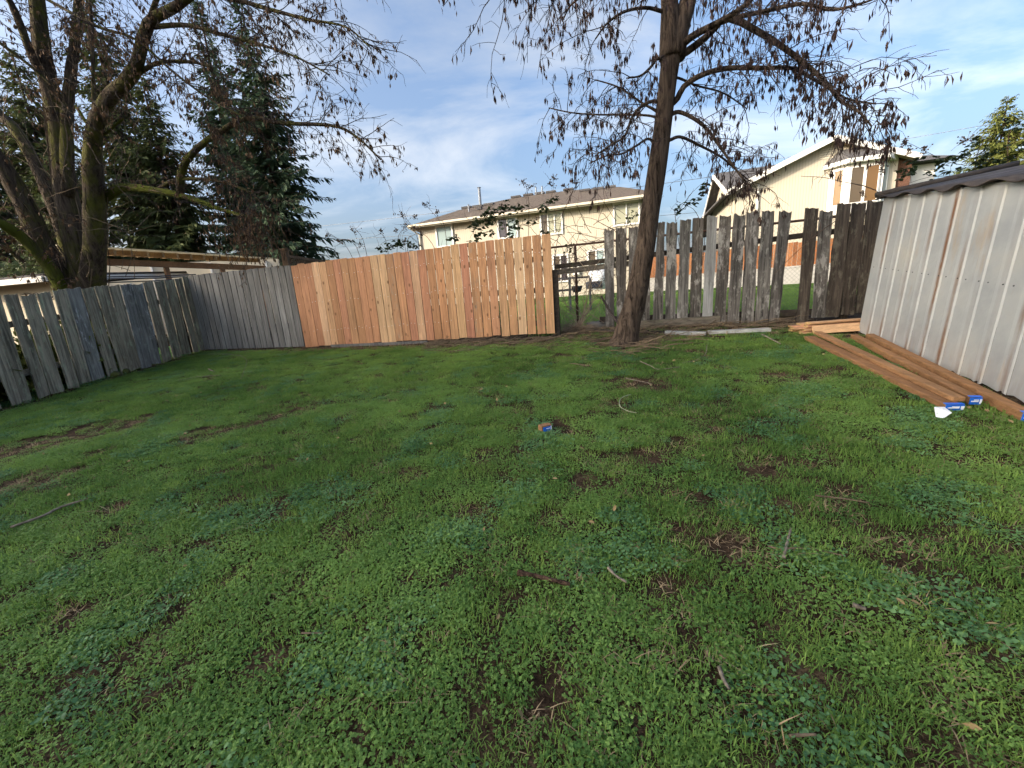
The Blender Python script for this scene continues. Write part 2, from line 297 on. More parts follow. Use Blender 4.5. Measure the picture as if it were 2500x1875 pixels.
# ---------------------------------------------------------------- lawn: blades and leaves on real points (geometry nodes)
def scatter(name, label, cat, variants, mat, pts):
    """pts: list of (x, y, z, rotz, tilt, scale, tint, variant)"""
    srcs = []
    for vs_, fs_ in variants:
        me = bpy.data.meshes.new(name + '_source'); me.from_pydata(vs_, [], fs_); me.materials.append(mat)
        srcs.append(bpy.data.objects.new(name + '_source', me))
    me = bpy.data.meshes.new(name); me.from_pydata([p[:3] for p in pts], [], [])
    a = me.attributes.new('rot', 'FLOAT_VECTOR', 'POINT'); a.data.foreach_set('vector', np.array([(p[4], 0, p[3]) for p in pts], np.float32).ravel())
    a = me.attributes.new('scl', 'FLOAT', 'POINT'); a.data.foreach_set('value', np.array([p[5] for p in pts], np.float32))
    a = me.attributes.new('tint', 'FLOAT', 'POINT'); a.data.foreach_set('value', np.array([p[6] for p in pts], np.float32))
    a = me.attributes.new('idx', 'INT', 'POINT'); a.data.foreach_set('value', np.array([p[7] for p in pts], np.int32))
    me.materials.append(mat)
    ob = bpy.data.objects.new(name, me); scene.collection.objects.link(ob)
    ng = bpy.data.node_groups.new(name + '_nodes', 'GeometryNodeTree'); n_, l_ = ng.nodes, ng.links
    ng.interface.new_socket('Geometry', in_out='INPUT', socket_type='NodeSocketGeometry'); ng.interface.new_socket('Geometry', in_out='OUTPUT', socket_type='NodeSocketGeometry')
    gi = n_.new('NodeGroupInput'); go = n_.new('NodeGroupOutput'); ip = n_.new('GeometryNodeInstanceOnPoints'); jn = n_.new('GeometryNodeJoinGeometry')
    for s_ in srcs:
        oi = n_.new('GeometryNodeObjectInfo'); oi.inputs['Object'].default_value = s_; oi.inputs['As Instance'].default_value = True; l_.new(oi.outputs['Geometry'], jn.inputs[0])
    def na(nm, ty):
        q = n_.new('GeometryNodeInputNamedAttribute'); q.data_type = ty; q.inputs['Name'].default_value = nm; return q.outputs[0]
    ip.inputs['Pick Instance'].default_value = True
    l_.new(gi.outputs[0], ip.inputs['Points']); l_.new(jn.outputs[0], ip.inputs['Instance']); l_.new(na('idx', 'INT'), ip.inputs['Instance Index'])
    l_.new(na('rot', 'FLOAT_VECTOR'), ip.inputs['Rotation']); l_.new(na('scl', 'FLOAT'), ip.inputs['Scale']); l_.new(ip.outputs[0], go.inputs[0])
    md = ob.modifiers.new('scatter', 'NODES'); md.node_group = ng
    tag(ob, label, cat); kind(ob, 'stuff'); return ob
def blades(n, rad, h0, h1, w, lie, rg):
    vs_, fs_ = [], []
    for _ in range(n):
        a, q = rg.uniform(0, 6.283), rad * math.sqrt(rg.random()); bx, by = q * math.cos(a), q * math.sin(a)
        d = rg.uniform(0, 6.283); h = rg.uniform(h0, h1); le = h * rg.uniform(0.25, 1.0) * lie; wx, wy = -math.sin(d) * w / 2 * rg.uniform(.7, 1.3), math.cos(d) * w / 2
        ux, uy = math.cos(d), math.sin(d); hh = h * (1 - 0.35 * min(1.5, lie) * rg.random()); tz = hh * rg.uniform(0.55, 1.0) if lie < 1.3 else 0.012 + 0.008 * rg.random()
        if lie >= 1.3: hh = 0.02
        o = len(vs_)
        vs_ += [(bx - wx, by - wy, -0.004), (bx + wx, by + wy, -0.004), (bx + ux * le * .4 - wx * .9, by + uy * le * .4 - wy * .9, hh * .62), (bx + ux * le * .4 + wx * .9, by + uy * le * .4 + wy * .9, hh * .62), (bx + ux * le, by + uy * le, tz)]
        fs_ += [(o, o + 1, o + 3, o + 2), (o + 2, o + 3, o + 4)]
    return vs_, fs_
def leaves(n, rad, r0, r1, h0, h1, sides, rg, trefoil=False):
    vs_, fs_ = [], []
    for _ in range(n):
        a, q = rg.uniform(0, 6.283), rad * math.sqrt(rg.random()); c = np.array([q * math.cos(a), q * math.sin(a), rg.uniform(h0, h1)])
        for t in range(3 if trefoil else 1):
            nrm = np.array([rg.gauss(0, .38), rg.gauss(0, .38), 1]); nrm /= np.linalg.norm(nrm); e1 = np.cross(nrm, (0.3, 0.9, 0.1)); e1 /= np.linalg.norm(e1); e2 = np.cross(nrm, e1)
            lr = rg.uniform(r0, r1); th = rg.uniform(0, 6.28) if t == 0 else th + 2.09
            cc = c + (e1 * math.cos(th) + e2 * math.sin(th)) * (lr * 0.9 if trefoil else 0); o = len(vs_); el = rg.uniform(.72, 1.0)
            for k in range(sides):
                f_ = 2 * math.pi * k / sides; p = cc + e1 * lr * math.cos(f_) + e2 * lr * el * math.sin(f_) + nrm * (lr * 0.2 * abs(math.cos(f_))); vs_.append(tuple(p))
            fs_.append(tuple(range(o, o + sides)))
    return vs_, fs_
rg = random.Random(3)
M['grass'] = leafmat('grass_blades', (0.100, 0.205, 0.042), (0.29, 0.43, 0.095), 0.48, 0.5, 'tint')
M['clover'] = leafmat('clover_leaves', (0.090, 0.200, 0.046), (0.26, 0.42, 0.105), 0.46, 0.5, 'tint')
M['ivy'] = leafmat('broad_leaves', (0.078, 0.19, 0.075), (0.19, 0.345, 0.13), 0.42, 0.45, 'tint')
M['straw'] = leafmat('straw', (0.20, 0.135, 0.08), (0.46, 0.35, 0.21), 0.2, 0.8, 'tint', 0.1)
tA, tC, tI, tD, tF = [], [], [], [], []
cells = 0
DENS = 230
nr = np.random.RandomState(5)
for _ in range(int(14.2 * 9.0 * DENS)):
    x, y = nr.uniform(-8.0, 5.2), nr.uniform(-0.5, 8.5)
    ed = edge_dist(x, y)
    if ed < 0.02 or (y < 1.2 and abs(x) > 4.2) or (y >= 5.1 and x > 4.5): continue
    bv = bare(x, y); z = gn(x, y)
    n1 = mnoise.fractal((x * 0.9, y * 0.9, 5), 1.0, 2.0, 3); n2_ = mnoise.fractal((x * 1.9 + 4, y * 1.9, 9), 1.0, 2.0, 3); n3 = mnoise.noise((x * 0.45, y * 0.45, 21))
    tint = clamp(0.50 + 0.55 * n1 + 0.2 * nr.randn() + 0.2 * n3, 0, 1); u = nr.rand()
    rz, ti = nr.uniform(0, 6.283), nr.normal(0, 0.08)
    if bv > 0.5:
        if u < 0.55 * (1.2 - bv): tA.append((x, y, z - .006, rz, ti, nr.uniform(.5, .85), tint * .8, nr.randint(6)))
        elif u > 0.86: tC.append((x, y, z - 0.008, rz, ti, nr.uniform(.6, .9), tint, nr.randint(5)))
        elif 0.5 < u < 0.84: tD.append((x, y, z - .008, rz, ti * 2, nr.uniform(.6, 1.1), clamp(nr.normal(.45, .25), 0, 1), nr.randint(4)))
        continue
    if nr.rand() < bv * 0.9: continue
    ivyp = clamp((n2_ - 0.16) * 2.6, 0, 0.5); clov = clamp(0.42 + n1 * 0.9 + (0.08 if x < 0.5 else -0.12), 0.1, 0.8)
    if y > 4.6: clov *= 0.55; ivyp *= 0.7
    if u < ivyp: tI.append((x, y, z - .004, rz, ti, nr.uniform(.75, 1.15), tint, nr.randint(4)))
    elif u < ivyp + (1 - ivyp) * clov: tC.append((x, y, z - .004, rz, ti, nr.uniform(.8, 1.2), tint, nr.randint(5)))
    else: tA.append((x, y, z, rz, ti, nr.uniform(.7, 1.2) * (1.12 if n2_ < -0.3 else 1), tint, nr.randint(6)))
    if nr.rand() < 0.42: tA.append((x + .03, y - .02, z, rz + 1, ti, nr.uniform(.7, 1.1), tint, nr.randint(6)))
    if nr.rand() < (0.13 if x > 0 else 0.05) + (0.25 if ed < .6 else 0): tD.append((x, y, z + .006, rz, ti, nr.uniform(.6, 1.0), clamp(nr.normal(.5, .2), 0, 1), nr.randint(4)))
for _ in range(5200):                       # litter on the bare strip under the fences and round the tree
    x, y = nr.uniform(-6.5, 4.6), nr.uniform(4.6, 8.3); ed = edge_dist(x, y)
    if ed < -.35 or bare(x, y) < 0.5: continue
    tD.append((x, y, gn(x, y) - 0.01, nr.uniform(0, 6.28), 0, nr.uniform(.7, 1.5), clamp(nr.normal(.3, .28), 0, 1), nr.randint(4)))
for _ in range(9000):                       # the neighbour's lawn behind the wire fence
    x, y = nr.uniform(0.4, 9.0), nr.uniform(6.6, 15)
    if y < fence_y(x) + 0.25: continue
    tF.append((x, y, gn(x, y), nr.uniform(0, 6.283), 0, nr.uniform(1.2, 2.2), clamp(nr.normal(.6, .2), 0, 1), nr.randint(6)))
for _ in range(2500):                       # rough ground seen under and between the left pickets
    y = nr.uniform(4.5, 9.5); x = left_x(y) - nr.uniform(0.05, 2.5)
    (tA if nr.rand() < .3 else tD if nr.rand() < .5 else tI).append((x, y, gn(x, y), nr.uniform(0, 6.28), 0, nr.uniform(1, 2), clamp(nr.normal(.6, .25), 0, 1), nr.randint(4)))
vA = [blades(48, 0.095, 0.018, 0.050, 0.0036, 1.0, rg) for _ in range(6)]
vC = [leaves(95, 0.10, 0.0026, 0.0052, 0.006, 0.030, 5, rg, True) for _ in range(5)]
vI = [leaves(105, 0.10, 0.0042, 0.0092, 0.008, 0.032, 6, rg) for _ in range(4)]
vD = [blades(16, 0.07, 0.04, 0.11, 0.0045, 1.4, rg) for _ in range(4)]
scatter('grass', 'short green grass blades growing over the sloping lawn', 'grass', vA, M['grass'], tA)
scatter('clover', 'small three-leaved clover mixed through the lawn', 'clover', vC, M['clover'], tC)
scatter('ground_ivy', 'round-leaved creeping weeds in patches on the lawn', 'weeds', vI, M['ivy'], tI)
scatter('dead_grass', 'pale dead straw lying in the bare patches of the lawn', 'straw', vD, M['straw'], tD)
scatter('neighbour_grass', "grass on the neighbour's lawn behind the wire fence", 'grass', vA, M['grass'], tF)
print('points', len(tA), len(tC), len(tI), len(tD))

# ---------------------------------------------------------------- fences
def board(mb, bl, br, tr, tl, nrm, th, jag=0.0, wave=0.0, r_=rng, seg=4):
    """one plank: front outline in its plane, pushed back by th; old ones have ragged tops and uneven edges"""
    bl, br, tr, tl, nrm = map(lambda p: np.asarray(p, float), (bl, br, tr, tl, nrm)); out = []
    wd = (br - bl) / np.linalg.norm(br - bl)
    out.append(bl)
    if jag:
        out.append((bl + br) / 2 + (0, 0, r_.uniform(-.6, .6) * jag))
    out.append(br)
    for k in range(1, seg):
        if wave: out.append(br + (tr - br) * k / seg + wd * r_.uniform(-wave, wave))
    out.append(tr)
    if jag:
        n = 6
        for k in range(1, n): out.append(tr + (tl - tr) * (k + r_.uniform(-.3, .3)) / n + (0, 0, r_.uniform(-1.2, .6) * jag))
    out.append(tl)
    for k in range(1, seg):
        if wave: out.append(tl + (bl - tl) * k / seg + wd * r_.uniform(-wave, wave))
    mb.prism(out, -nrm * th)
def seg_normal(P0, P1):
    t = np.array([P1[0] - P0[0], P1[1] - P0[1], 0.0]); t = t / np.linalg.norm(t); return t, np.array([t[1], -t[0], 0.0])
def make_post(fence, p, h, w, mat, name='post', t=(1, 0, 0)):
    q = MB(); t = np.asarray(t, float); n_ = np.array([t[1], -t[0], 0]); z0 = gz(p[0], p[1]) - 0.25
    q.box((p[0], p[1], z0 + (h + .25) / 2), t * w / 2, n_ * w / 2, V3(0, 0, (h + .25) / 2)); return recalc(q.build(name, mat, fence))

# old lichen-grey picket fence on the left
LF0, LF1 = (-7.12, 5.43), (-6.52, 8.25)
t_, n_ = seg_normal(LF0, LF1)
lf = thing('picket_fence', (LF0[0], LF0[1], gz(*LF0)), 'old grey lichen-covered picket fence leaning along the left side of the lawn', 'fence')
tops = [(-330, -285, 742), (-275, -232, 740), (-220, -180, 738), (-168, -130, 735), (-120, -84, 731), (-74, -40, 728), (-32, -1, 724), (9, 42, 721), (51, 86, 723), (89, 121, 716), (128, 160, 709), (161, 196, 705), (199, 228, 705), (229, 261, 700), (263, 290, 698), (293, 320, 695), (322, 347, 695),
        (349, 373, 689), (377, 399, 687), (401, 424, 684), (426, 443, 681), (445, 467, 676)]
for i, (a, b_, ty) in enumerate(tops):
    A, B = FP(a, ty, LF0, LF1), FP(b_, ty - (b_ - a) * .13, LF0, LF1); lean = rng.uniform(-.035, .035); w_ = t_ * lean
    zb0, zb1 = gz(A[0], A[1]) + rng.uniform(.0, .05), gz(B[0], B[1]) + rng.uniform(.0, .05)
    q = MB(); o = n_ * rng.uniform(0, .012); nar = t_ * .01 * rng.random()
    board(q, V3(A[0], A[1], zb0) + w_ + o + nar, V3(B[0], B[1], zb1) + w_ + o - nar, B + o, A + o, n_, .02, .014, .006)
    recalc(q.build('picket', M['old_left_paint'] if i in (15, 16, 11) else M['old_left'], lf))
for hgt in (0.42, 1.12):
    q = MB(); A = V3(LF0[0] - t_[0] * 4, LF0[1] - t_[1] * 4, 0); B = V3(LF1[0], LF1[1], 0)
    A[2] = gz(A[0], A[1]) + hgt; B[2] = gz(B[0], B[1]) + hgt; q.beam(A - n_ * .062, B - n_ * .062, .038, .085); recalc(q.build('rail', M['rail'], lf))
for k in (-3.6, -1.2, 1.25, 2.86): make_post(lf, V3(LF0[0], LF0[1], 0) + t_ * k - n_ * .13, 1.35, .09, M['old_dark'], t=t_)

# grey board fence from the corner to the new boards
GF0, GF1 = (-6.46, 8.42), (-3.94, 7.65)
t_, n_ = seg_normal(GF0, GF1); Lg = math.dist(GF0, GF1)
gf = thing('board_fence', (GF0[0], GF0[1], gz(*GF0)), 'weathered grey board fence between the left pickets and the new cedar boards', 'fence')
nb = 17; topz0 = FP(478, 671, GF0, GF1)[2]; topz1 = FP(706, 647, GF0, GF1)[2]
for i in range(nb):
    a, b_ = (i + .04 + rng.uniform(0, .03)) / nb, (i + .93 + rng.uniform(-.03, .03)) / nb
    A, B = V3(*GF0, 0) + t_ * Lg * a, V3(*GF0, 0) + t_ * Lg * b_; q = MB(); ln = t_ * rng.uniform(-.006, .006)
    zt = [topz0 + (topz1 - topz0) * s_ + rng.uniform(-.008, .008) for s_ in (a, b_)]
    board(q, V3(A[0], A[1], gz(A[0], A[1]) + .03) + ln, V3(B[0], B[1], gz(B[0], B[1]) + .03) + ln, V3(B[0], B[1], zt[1]), V3(A[0], A[1], zt[0]), n_, .018, .002, .001)
    recalc(q.build('board', M['grey'], gf))
for hgt in (.35, 1.2):
    q = MB(); A = V3(*GF0, gz(*GF0) + hgt); B = V3(*GF1, gz(*GF1) + hgt); q.beam(A - n_ * .045, B - n_ * .045, .038, .085); recalc(q.build('rail', M['rail'], gf))
make_post(gf, V3(*GF0, 0) - n_ * .12 + t_ * .12, 1.45, .09, M['old_dark'], t=t_)
make_post(gf, V3(*GF1, 0) - n_ * .12 - t_ * .1, 1.4, .09, M['old_dark'], t=t_)

# new cedar boards
NF0, NF1 = (-3.94, 7.652), (0.76, 6.385)
t_, n_ = seg_normal(NF0, NF1); Ln = math.dist(NF0, NF1)
nf = thing('cedar_fence', (NF0[0], NF0[1], gz(*NF0)), 'new orange cedar board fence section in the middle of the back fence', 'fence')
nb = 32; zb = (FP(745, 847, NF0, NF1)[2], FP(1356, 812, NF0, NF1)[2]); zt_ = (FP(707, 648, NF0, NF1)[2], FP(1342, 570, NF0, NF1)[2])
for i in range(nb):
    gap = .03 + .09 * (i / nb)
    a, b_ = (i + gap * .5) / nb, (i + 1 - gap * .5) / nb; A, B = V3(*NF0, 0) + t_ * Ln * a, V3(*NF0, 0) + t_ * Ln * b_; q = MB()
    j = rng.uniform(-.014, .014); jb = rng.uniform(-.014, .014); ln = t_ * rng.uniform(-.005, .005); pr = n_ * rng.uniform(0, .004)
    z0, z1 = zb[0] + (zb[1] - zb[0]) * a + jb, zb[0] + (zb[1] - zb[0]) * b_ + jb; y0, y1 = zt_[0] + (zt_[1] - zt_[0]) * a + j, zt_[0] + (zt_[1] - zt_[0]) * b_ + j
    board(q, V3(A[0], A[1], z0) + ln + pr, V3(B[0], B[1], z1) + ln + pr, V3(B[0], B[1], y1) + pr, V3(A[0], A[1], y0) + pr, n_, .016)
    recalc(q.build('board', M['cedar_grey'] if i in (13, 23, 30) else M['cedar'], nf))
for hgt in (.28, .8, 1.28):
    q = MB(); A = V3(*NF0, zb[0] + hgt); B = V3(*NF1, zb[1] + hgt - .12); q.beam(A - n_ * .04, B - n_ * .04 - t_ * .02, .038, .085); recalc(q.build('rail', M['rail'], nf))
q = MB(); r_n = random.Random(4)
for i in range(nb):
    for hgt in (.30, .82, 1.28):
        for du in (.28, .72):
            if r_n.random() < .25: continue
            f = (i + du) / nb; p = V3(*NF0, 0) + t_ * Ln * f; p[2] = zb[0] + (zb[1] - zb[0]) * f + hgt + r_n.uniform(-.02, .02); q.tube([p + n_ * .002, p + n_ * .0065], .0048, 6)
M['nail'] = plain('bright_nail', (.7, .69, .66), .3, .1, 20, .5); kind(q.build('nails', M['nail'], nf), 'stuff')
make_post(nf, V3(*NF1, 0) - n_ * .10 + t_ * .025, 1.06, .085, M['rail_dark'], t=t_)
make_post(nf, V3(*NF0, 0) - n_ * .12 + t_ * 2.3, 1.3, .085, M['old_dark'], t=t_)
q = MB(); A = V3(*NF0, 0) + t_ * .6; B = V3(*NF0, 0) + t_ * 2.6; A[2] = gz(A[0], A[1]) + .0; B[2] = gz(B[0], B[1]) + .0
q.beam(A + n_ * .01, B + n_ * .01, .03, .09); tag(recalc(q.build('ground_plank', M['grey'], origin=A)), 'thin pale plank lying on the soil under the new cedar boards', 'plank')

# old pickets on the right
RF0, RF1 = (1.76, 6.73), (4.39, 5.85)
t_, n_ = seg_normal(RF0, RF1)
rf = thing('old_fence', (RF0[0], RF0[1], gz(*RF0)), 'weathered brown-grey old picket fence with gaps behind the bare tree', 'fence')
def z4(x, y): return 1280 + x / 3.16, 450 + y / 3.16
RB = [((615, 692, 345), (625, 695, 1112), 'old_right'), ((708, 790, 330), (712, 786, 1105), 'old_right'), ((805, 880, 330), (806, 880, 1100), 'old_right'), ((905, 972, 300), (900, 966, 1088), 'old_right'), ((1030, 1086, 290), (985, 1068, 1090), 'old_right'),
      ((1100, 1181, 290), (1085, 1166, 1090), 'old_right'), ((1203, 1288, 272), (1178, 1258, 1085), 'old_right'), ((1300, 1385, 264), (1275, 1355, 1080), 'old_right'), ((1412, 1492, 242), (1366, 1450, 1085), 'old_white'),
      ((1510, 1597, 236), (1462, 1553, 1078), 'old_right'), ((1618, 1708, 230), (1562, 1655, 1080), 'old_right'), ((1715, 1815, 212), (1675, 1768, 1075), 'old_right'), ((1835, 1928, 206), (1778, 1878, 1075), 'old_right'), ((1968, 2066, 206), (1882, 1960, 1062), 'old_right'),
      ((2171, 2272, 182), (2100, 2190, 1058), 'old_dark'), ((2282, 2380, 205), (2215, 2318, 1030), 'old_right'), ((2420, 2522, 148), (2318, 2433, 1022), 'old_dark'), ((2530, 2640, 145), (2440, 2546, 1008), 'old_dark'), ((2652, 2775, 125), (2552, 2660, 992), 'old_dark'), ((2790, 2900, 112), (2670, 2780, 978), 'old_dark'), ((2915, 3030, 100), (2795, 2905, 965), 'old_dark')]
for (a, b_, ty), (c_, d_, by), mt in RB:
    o = rng.uniform(0, .012); q = MB()
    P = [FP(*z4(*p), RF0, RF1) + n_ * o for p in ((c_, by), (d_, by), (b_, ty), (a, ty))]
    board(q, *P, n_, .022, .024, .008, seg=7); recalc(q.build('picket', M[mt], rf))
zr0 = FP(*z4(620, 590), RF0, RF1)[2]; zr1 = FP(*z4(2080, 440), RF0, RF1)[2]; Lr = math.dist(RF0, RF1)
def rline(s_, zz_, off): return V3(RF0[0] + t_[0] * s_, RF0[1] + t_[1] * s_, zz_) - n_ * off
q = MB(); q.beam(rline(-.95, zr0 - .02, .07), rline(Lr + 1.4, zr1 + .12, .07), .04, .075); recalc(q.build('rail', M['rail_dark'], rf))
q = MB(); q.beam(rline(-.97, zr0 - .115, .045), rline(.35, zr0 - .075, .045), .038, .088); recalc(q.build('rail', M['rail'], rf))
q = MB(); q.beam(rline(-.2, gz(*RF0) + .16, .06), rline(Lr + .9, gz(*RF1) + .12, .06), .04, .09); recalc(q.build('rail', M['rail_dark'], rf))
for s_ in (.35, 2.05, 3.3): make_post(rf, rline(s_, 0, .14), 1.35, .1, M['old_dark'], t=t_)
# boards and rails on the soil below it
for k, (a, b_, w, h, mt, lb) in enumerate([((870, 1118), (2080, 1040), .05, .12, 'rail', 'long brown rail lying along the foot of the old pickets'), ((480, 1135), (1085, 1158), .11, .03, 'rail_dark', 'thin dark plank lying across the foot of the bare tree'),
                                     ((1088, 1162), (1400, 1172), .11, .05, 'scrap', 'short flaking white board end lying beside the tree'), ((1420, 1160), (1890, 1140), .12, .045, 'scrap', 'long grey-white board lying in front of the old pickets')]):
    A, B = G(*z4(*a)), G(*z4(*b_)); A[2] += h / 2 + .012; B[2] += h / 2 + .012; q = MB(); q.beam(A, B, w, h)
    tag(recalc(q.build('fallen_board', M[mt], origin=A)), lb, 'board')

# wire fence behind it
M['galv'] = plain('grey_galvanised', (0.16, 0.165, 0.17), 0.5, 0.2, 20, 0.6); M['rust'] = plain('rusty_pipe', (0.10, 0.055, 0.038), 0.8, 0.35, 18)
wf = thing('chain_link_fence', (1.2, 6.98, gz(1.2, 6.98)), 'rusty chain link fence standing behind the old pickets and the gap', 'fence')
def cl(s_, z): return V3(1.76 + t_[0] * s_, 6.73 + t_[1] * s_, 0) - n_ * .33 + (0, 0, z)
def ctop(s_): return FP(*z4(620, 425), RF0, RF1)[2] + (FP(*z4(2100, 262), RF0, RF1)[2] - FP(*z4(620, 425), RF0, RF1)[2]) * s_ / Lr * 1.0
q = MB(); q.tube([cl(s_, ctop(s_)) for s_ in np.linspace(-3.2, 5.2, 12)], .019, 8); q.build('top_rail', M['rust'], wf, True)
for s_ in (-.62, 1.9, 4.0):
    q = MB(); z = gz(*cl(s_, 0)[:2]); q.tube([cl(s_, z - .3), cl(s_, ctop(s_) - .0)], .024, 8); q.build('post', M['rust'], wf, True)
q = MB(); S0, S1, st = -3.0, 5.2, .062
for dirn in (1, -1):
    s_ = S0 - 1.6
    while s_ < S1 + 1.6:
        pts = []
        for k in range(0, 28):
            u = s_ + dirn * k * st; z = gz(*cl(u, 0)[:2]) + .04 + k * st
            if S0 <= u <= S1 and z < ctop(u): pts.append(cl(u, z) - n_ * (.004 * (k % 2)))
        if len(pts) > 1: q.tube([pts[0], pts[-1]], .0016, 3, False)
        s_ += st
kind(q.build('wire_mesh', M['galv'], wf), 'stuff')

# ---------------------------------------------------------------- metal shed
m, N, L, b = newmat('pale_sheet_metal'); co = coords(N, L, (1, 1, .18), False); cz = coords(N, L, (1, 1, 1), False)
n1 = nse(N, L, co, 7, 6, .65); n2 = nse(N, L, cz, 2.2, 5, .6); n3 = nse(N, L, co, 30, 6, .7)
r1 = ramp(N, [(.3, (.30, .315, .315)), (.5, (.365, .375, .365)), (.72, (.41, .40, .355))]); L.new(n2.outputs['Fac'], r1.inputs[0]); c = r1.outputs[0]
st_ = ramp(N, [(.58, (0, 0, 0)), (.76, (.55,) * 3)]); L.new(n1.outputs['Fac'], st_.inputs[0]); c = mix(N, L, st_.outputs[0], c, (.40, .27, .13))
at = N.new('ShaderNodeAttribute'); at.attribute_name = 'rust'; rm = N.new('ShaderNodeMath'); rm.operation = 'MULTIPLY'; L.new(at.outputs['Fac'], rm.inputs[0])
rr = ramp(N, [(.3, (.12,) * 3), (.52, (1, 1, 1))]); L.new(n3.outputs['Fac'], rr.inputs[0]); L.new(rr.outputs[0], rm.inputs[1]); c = mix(N, L, rm.outputs[0], c, (.17, .075, .028))
L.new(c, b.inputs['Base Color']); b.inputs['Roughness'].default_value = .55; b.inputs['Metallic'].default_value = 0.15; n4 = nse(N, L, cz, 5, 3); bump(N, L, b, n4.outputs['Fac'], .25, .03); M['sheet'] = m
M['roofmetal'] = plain('brown_corrugated', (.052, .042, .035), .6, .3, 14)
SF = np.array([4.45, 4.96]); SN = np.array([3.82, 2.84]); sv = (SN - SF) / np.linalg.norm(SN - SF); sn = np.array([sv[1], -sv[0]]); sn = sn if sn[0] < 0 else -sn   # sn faces the lawn
shed = thing('metal_shed', (SF[0], SF[1], gz(*SF)), 'low ribbed white metal shed with rust streaks and brown corrugated roof', 'shed')
SL = 4.6; PW = .236; npan = int(SL / PW); HT = 1.575; LEAN = -.10
def sp(s_, h, out=0.0):
    x, y = SF + sv * s_ + sn * (out + LEAN * h / HT); return V3(x, y, gz(SF[0] + sv[0] * s_, SF[1] + sv[1] * s_) + .02 + h)
for k in range(npan):                        # each pressed panel ends in a raised rib
    s0 = k * PW; q = MB(); prof = [(0, 0), (.004, .0), (.06, .002), (.13, .004), (PW - .080, .001), (PW - .054, .001), (PW - .034, 0), (PW - .026, .011), (PW - .010, .011), (PW - .002, 0)]
    hs = np.linspace(0, HT, 9); rv = []
    rs = rng.random() ** 1.6 * 1.1
    for h in hs:
        for (u, o) in prof:
            jag = (rng.uniform(-.008, .014) if h == 0 else 0); q.v.append(tuple(sp(s0 + u, h + jag, o)))
            near_rib = max(0, min(1, 1 - (abs(u - (PW - .042)) - .013) / .022)); rv.append(min(1, near_rib * (0.10 + 1.7 * max(0, mnoise.noise((k * 3.1, h * 1.3, 2)) + rs * .9 - .25)) + (0.9 if h < .02 else 0.45 if h < .25 else 0) * (.25 + .75 * rng.random()) * max(near_rib, .35)))
    P_ = len(prof)
    for j in range(len(hs) - 1):
        for i in range(P_ - 1): q.f.append((j * P_ + i, j * P_ + i + 1, (j + 1) * P_ + i + 1, (j + 1) * P_ + i))
    ob = q.build('wall_panel', M['sheet'], shed, False); a = ob.data.attributes.new('rust', 'FLOAT', 'POINT'); a.data.foreach_set('value', np.array(rv, np.float32))
# the end wall towards the fence, and the far wall
q = MB(); B0 = SF - sn * 2.3; e0, e1 = sp(0, 0), sp(0, HT)
q.prism([e0 + (0, .004, 0), V3(B0[0], B0[1], e0[2]), V3(B0[0], B0[1], e1[2]), e1 + (0, .004, 0)], (-sv[0] * .01, -sv[1] * .01, 0)); recalc(q.build('end_wall', M['sheet'], shed))
q = MB(); bb = [V3(*(SF + sv * s_ - sn * 2.3), gz(*(SF + sv * s_)) + .02) for s_ in (0, SL)]; q.prism([bb[0], bb[1], bb[1] + (0, 0, HT), bb[0] + (0, 0, HT)], (-sn[0] * -.01, -sn[1] * -.01, 0)); recalc(q.build('back_wall', M['sheet'], shed))
M['bolt'] = plain('dark_bolt', (.05, .05, .055), .4, .1, 30, .7)
for k in range(npan):
    for u in (.05, .19):
        q = MB(); c0 = sp(k * PW + u, .80, .0); d = V3(sn[0], sn[1], 0); q.tube([c0 - d * .002, c0 + d * .005], .006, 6); q.build('bolt', M['bolt'], shed)
q = MB(); NU, NV = 140, 8                    # corrugated roof sheets, wavy eave
for j in range(NV):
    v = -.07 + 1.5 * j / (NV - 1)
    for i in range(NU):
        s_ = -.06 + (SL + .1) * i / (NU - 1); wv = .018 * math.sin(2 * math.pi * s_ / PW * .62) * (1 + .5 * mnoise.noise((s_ * 1.3, 0, 9))) + .012 * mnoise.noise((s_ * 3, v, 4)); p0 = sp(s_, HT + .025, 0)
        q.v.append((p0[0] - sn[0] * v, p0[1] - sn[1] * v, p0[2] + wv + v * .115))
for j in range(NV - 1):
    for i in range(NU - 1): q.f.append((j * NU + i, j * NU + i + 1, (j + 1) * NU + i + 1, (j + 1) * NU + i))
ro = q.build('roof', M['roofmetal'], shed, True); md = ro.modifiers.new('t', 'SOLIDIFY'); md.thickness = .012
q = MB(); q.tube([sp(-.09, HT + .045, .05), sp(-.09, HT + .2, -1.2)], .035, 8); q.build('roof_edge', M['roofmetal'], ro if False else shed, True)

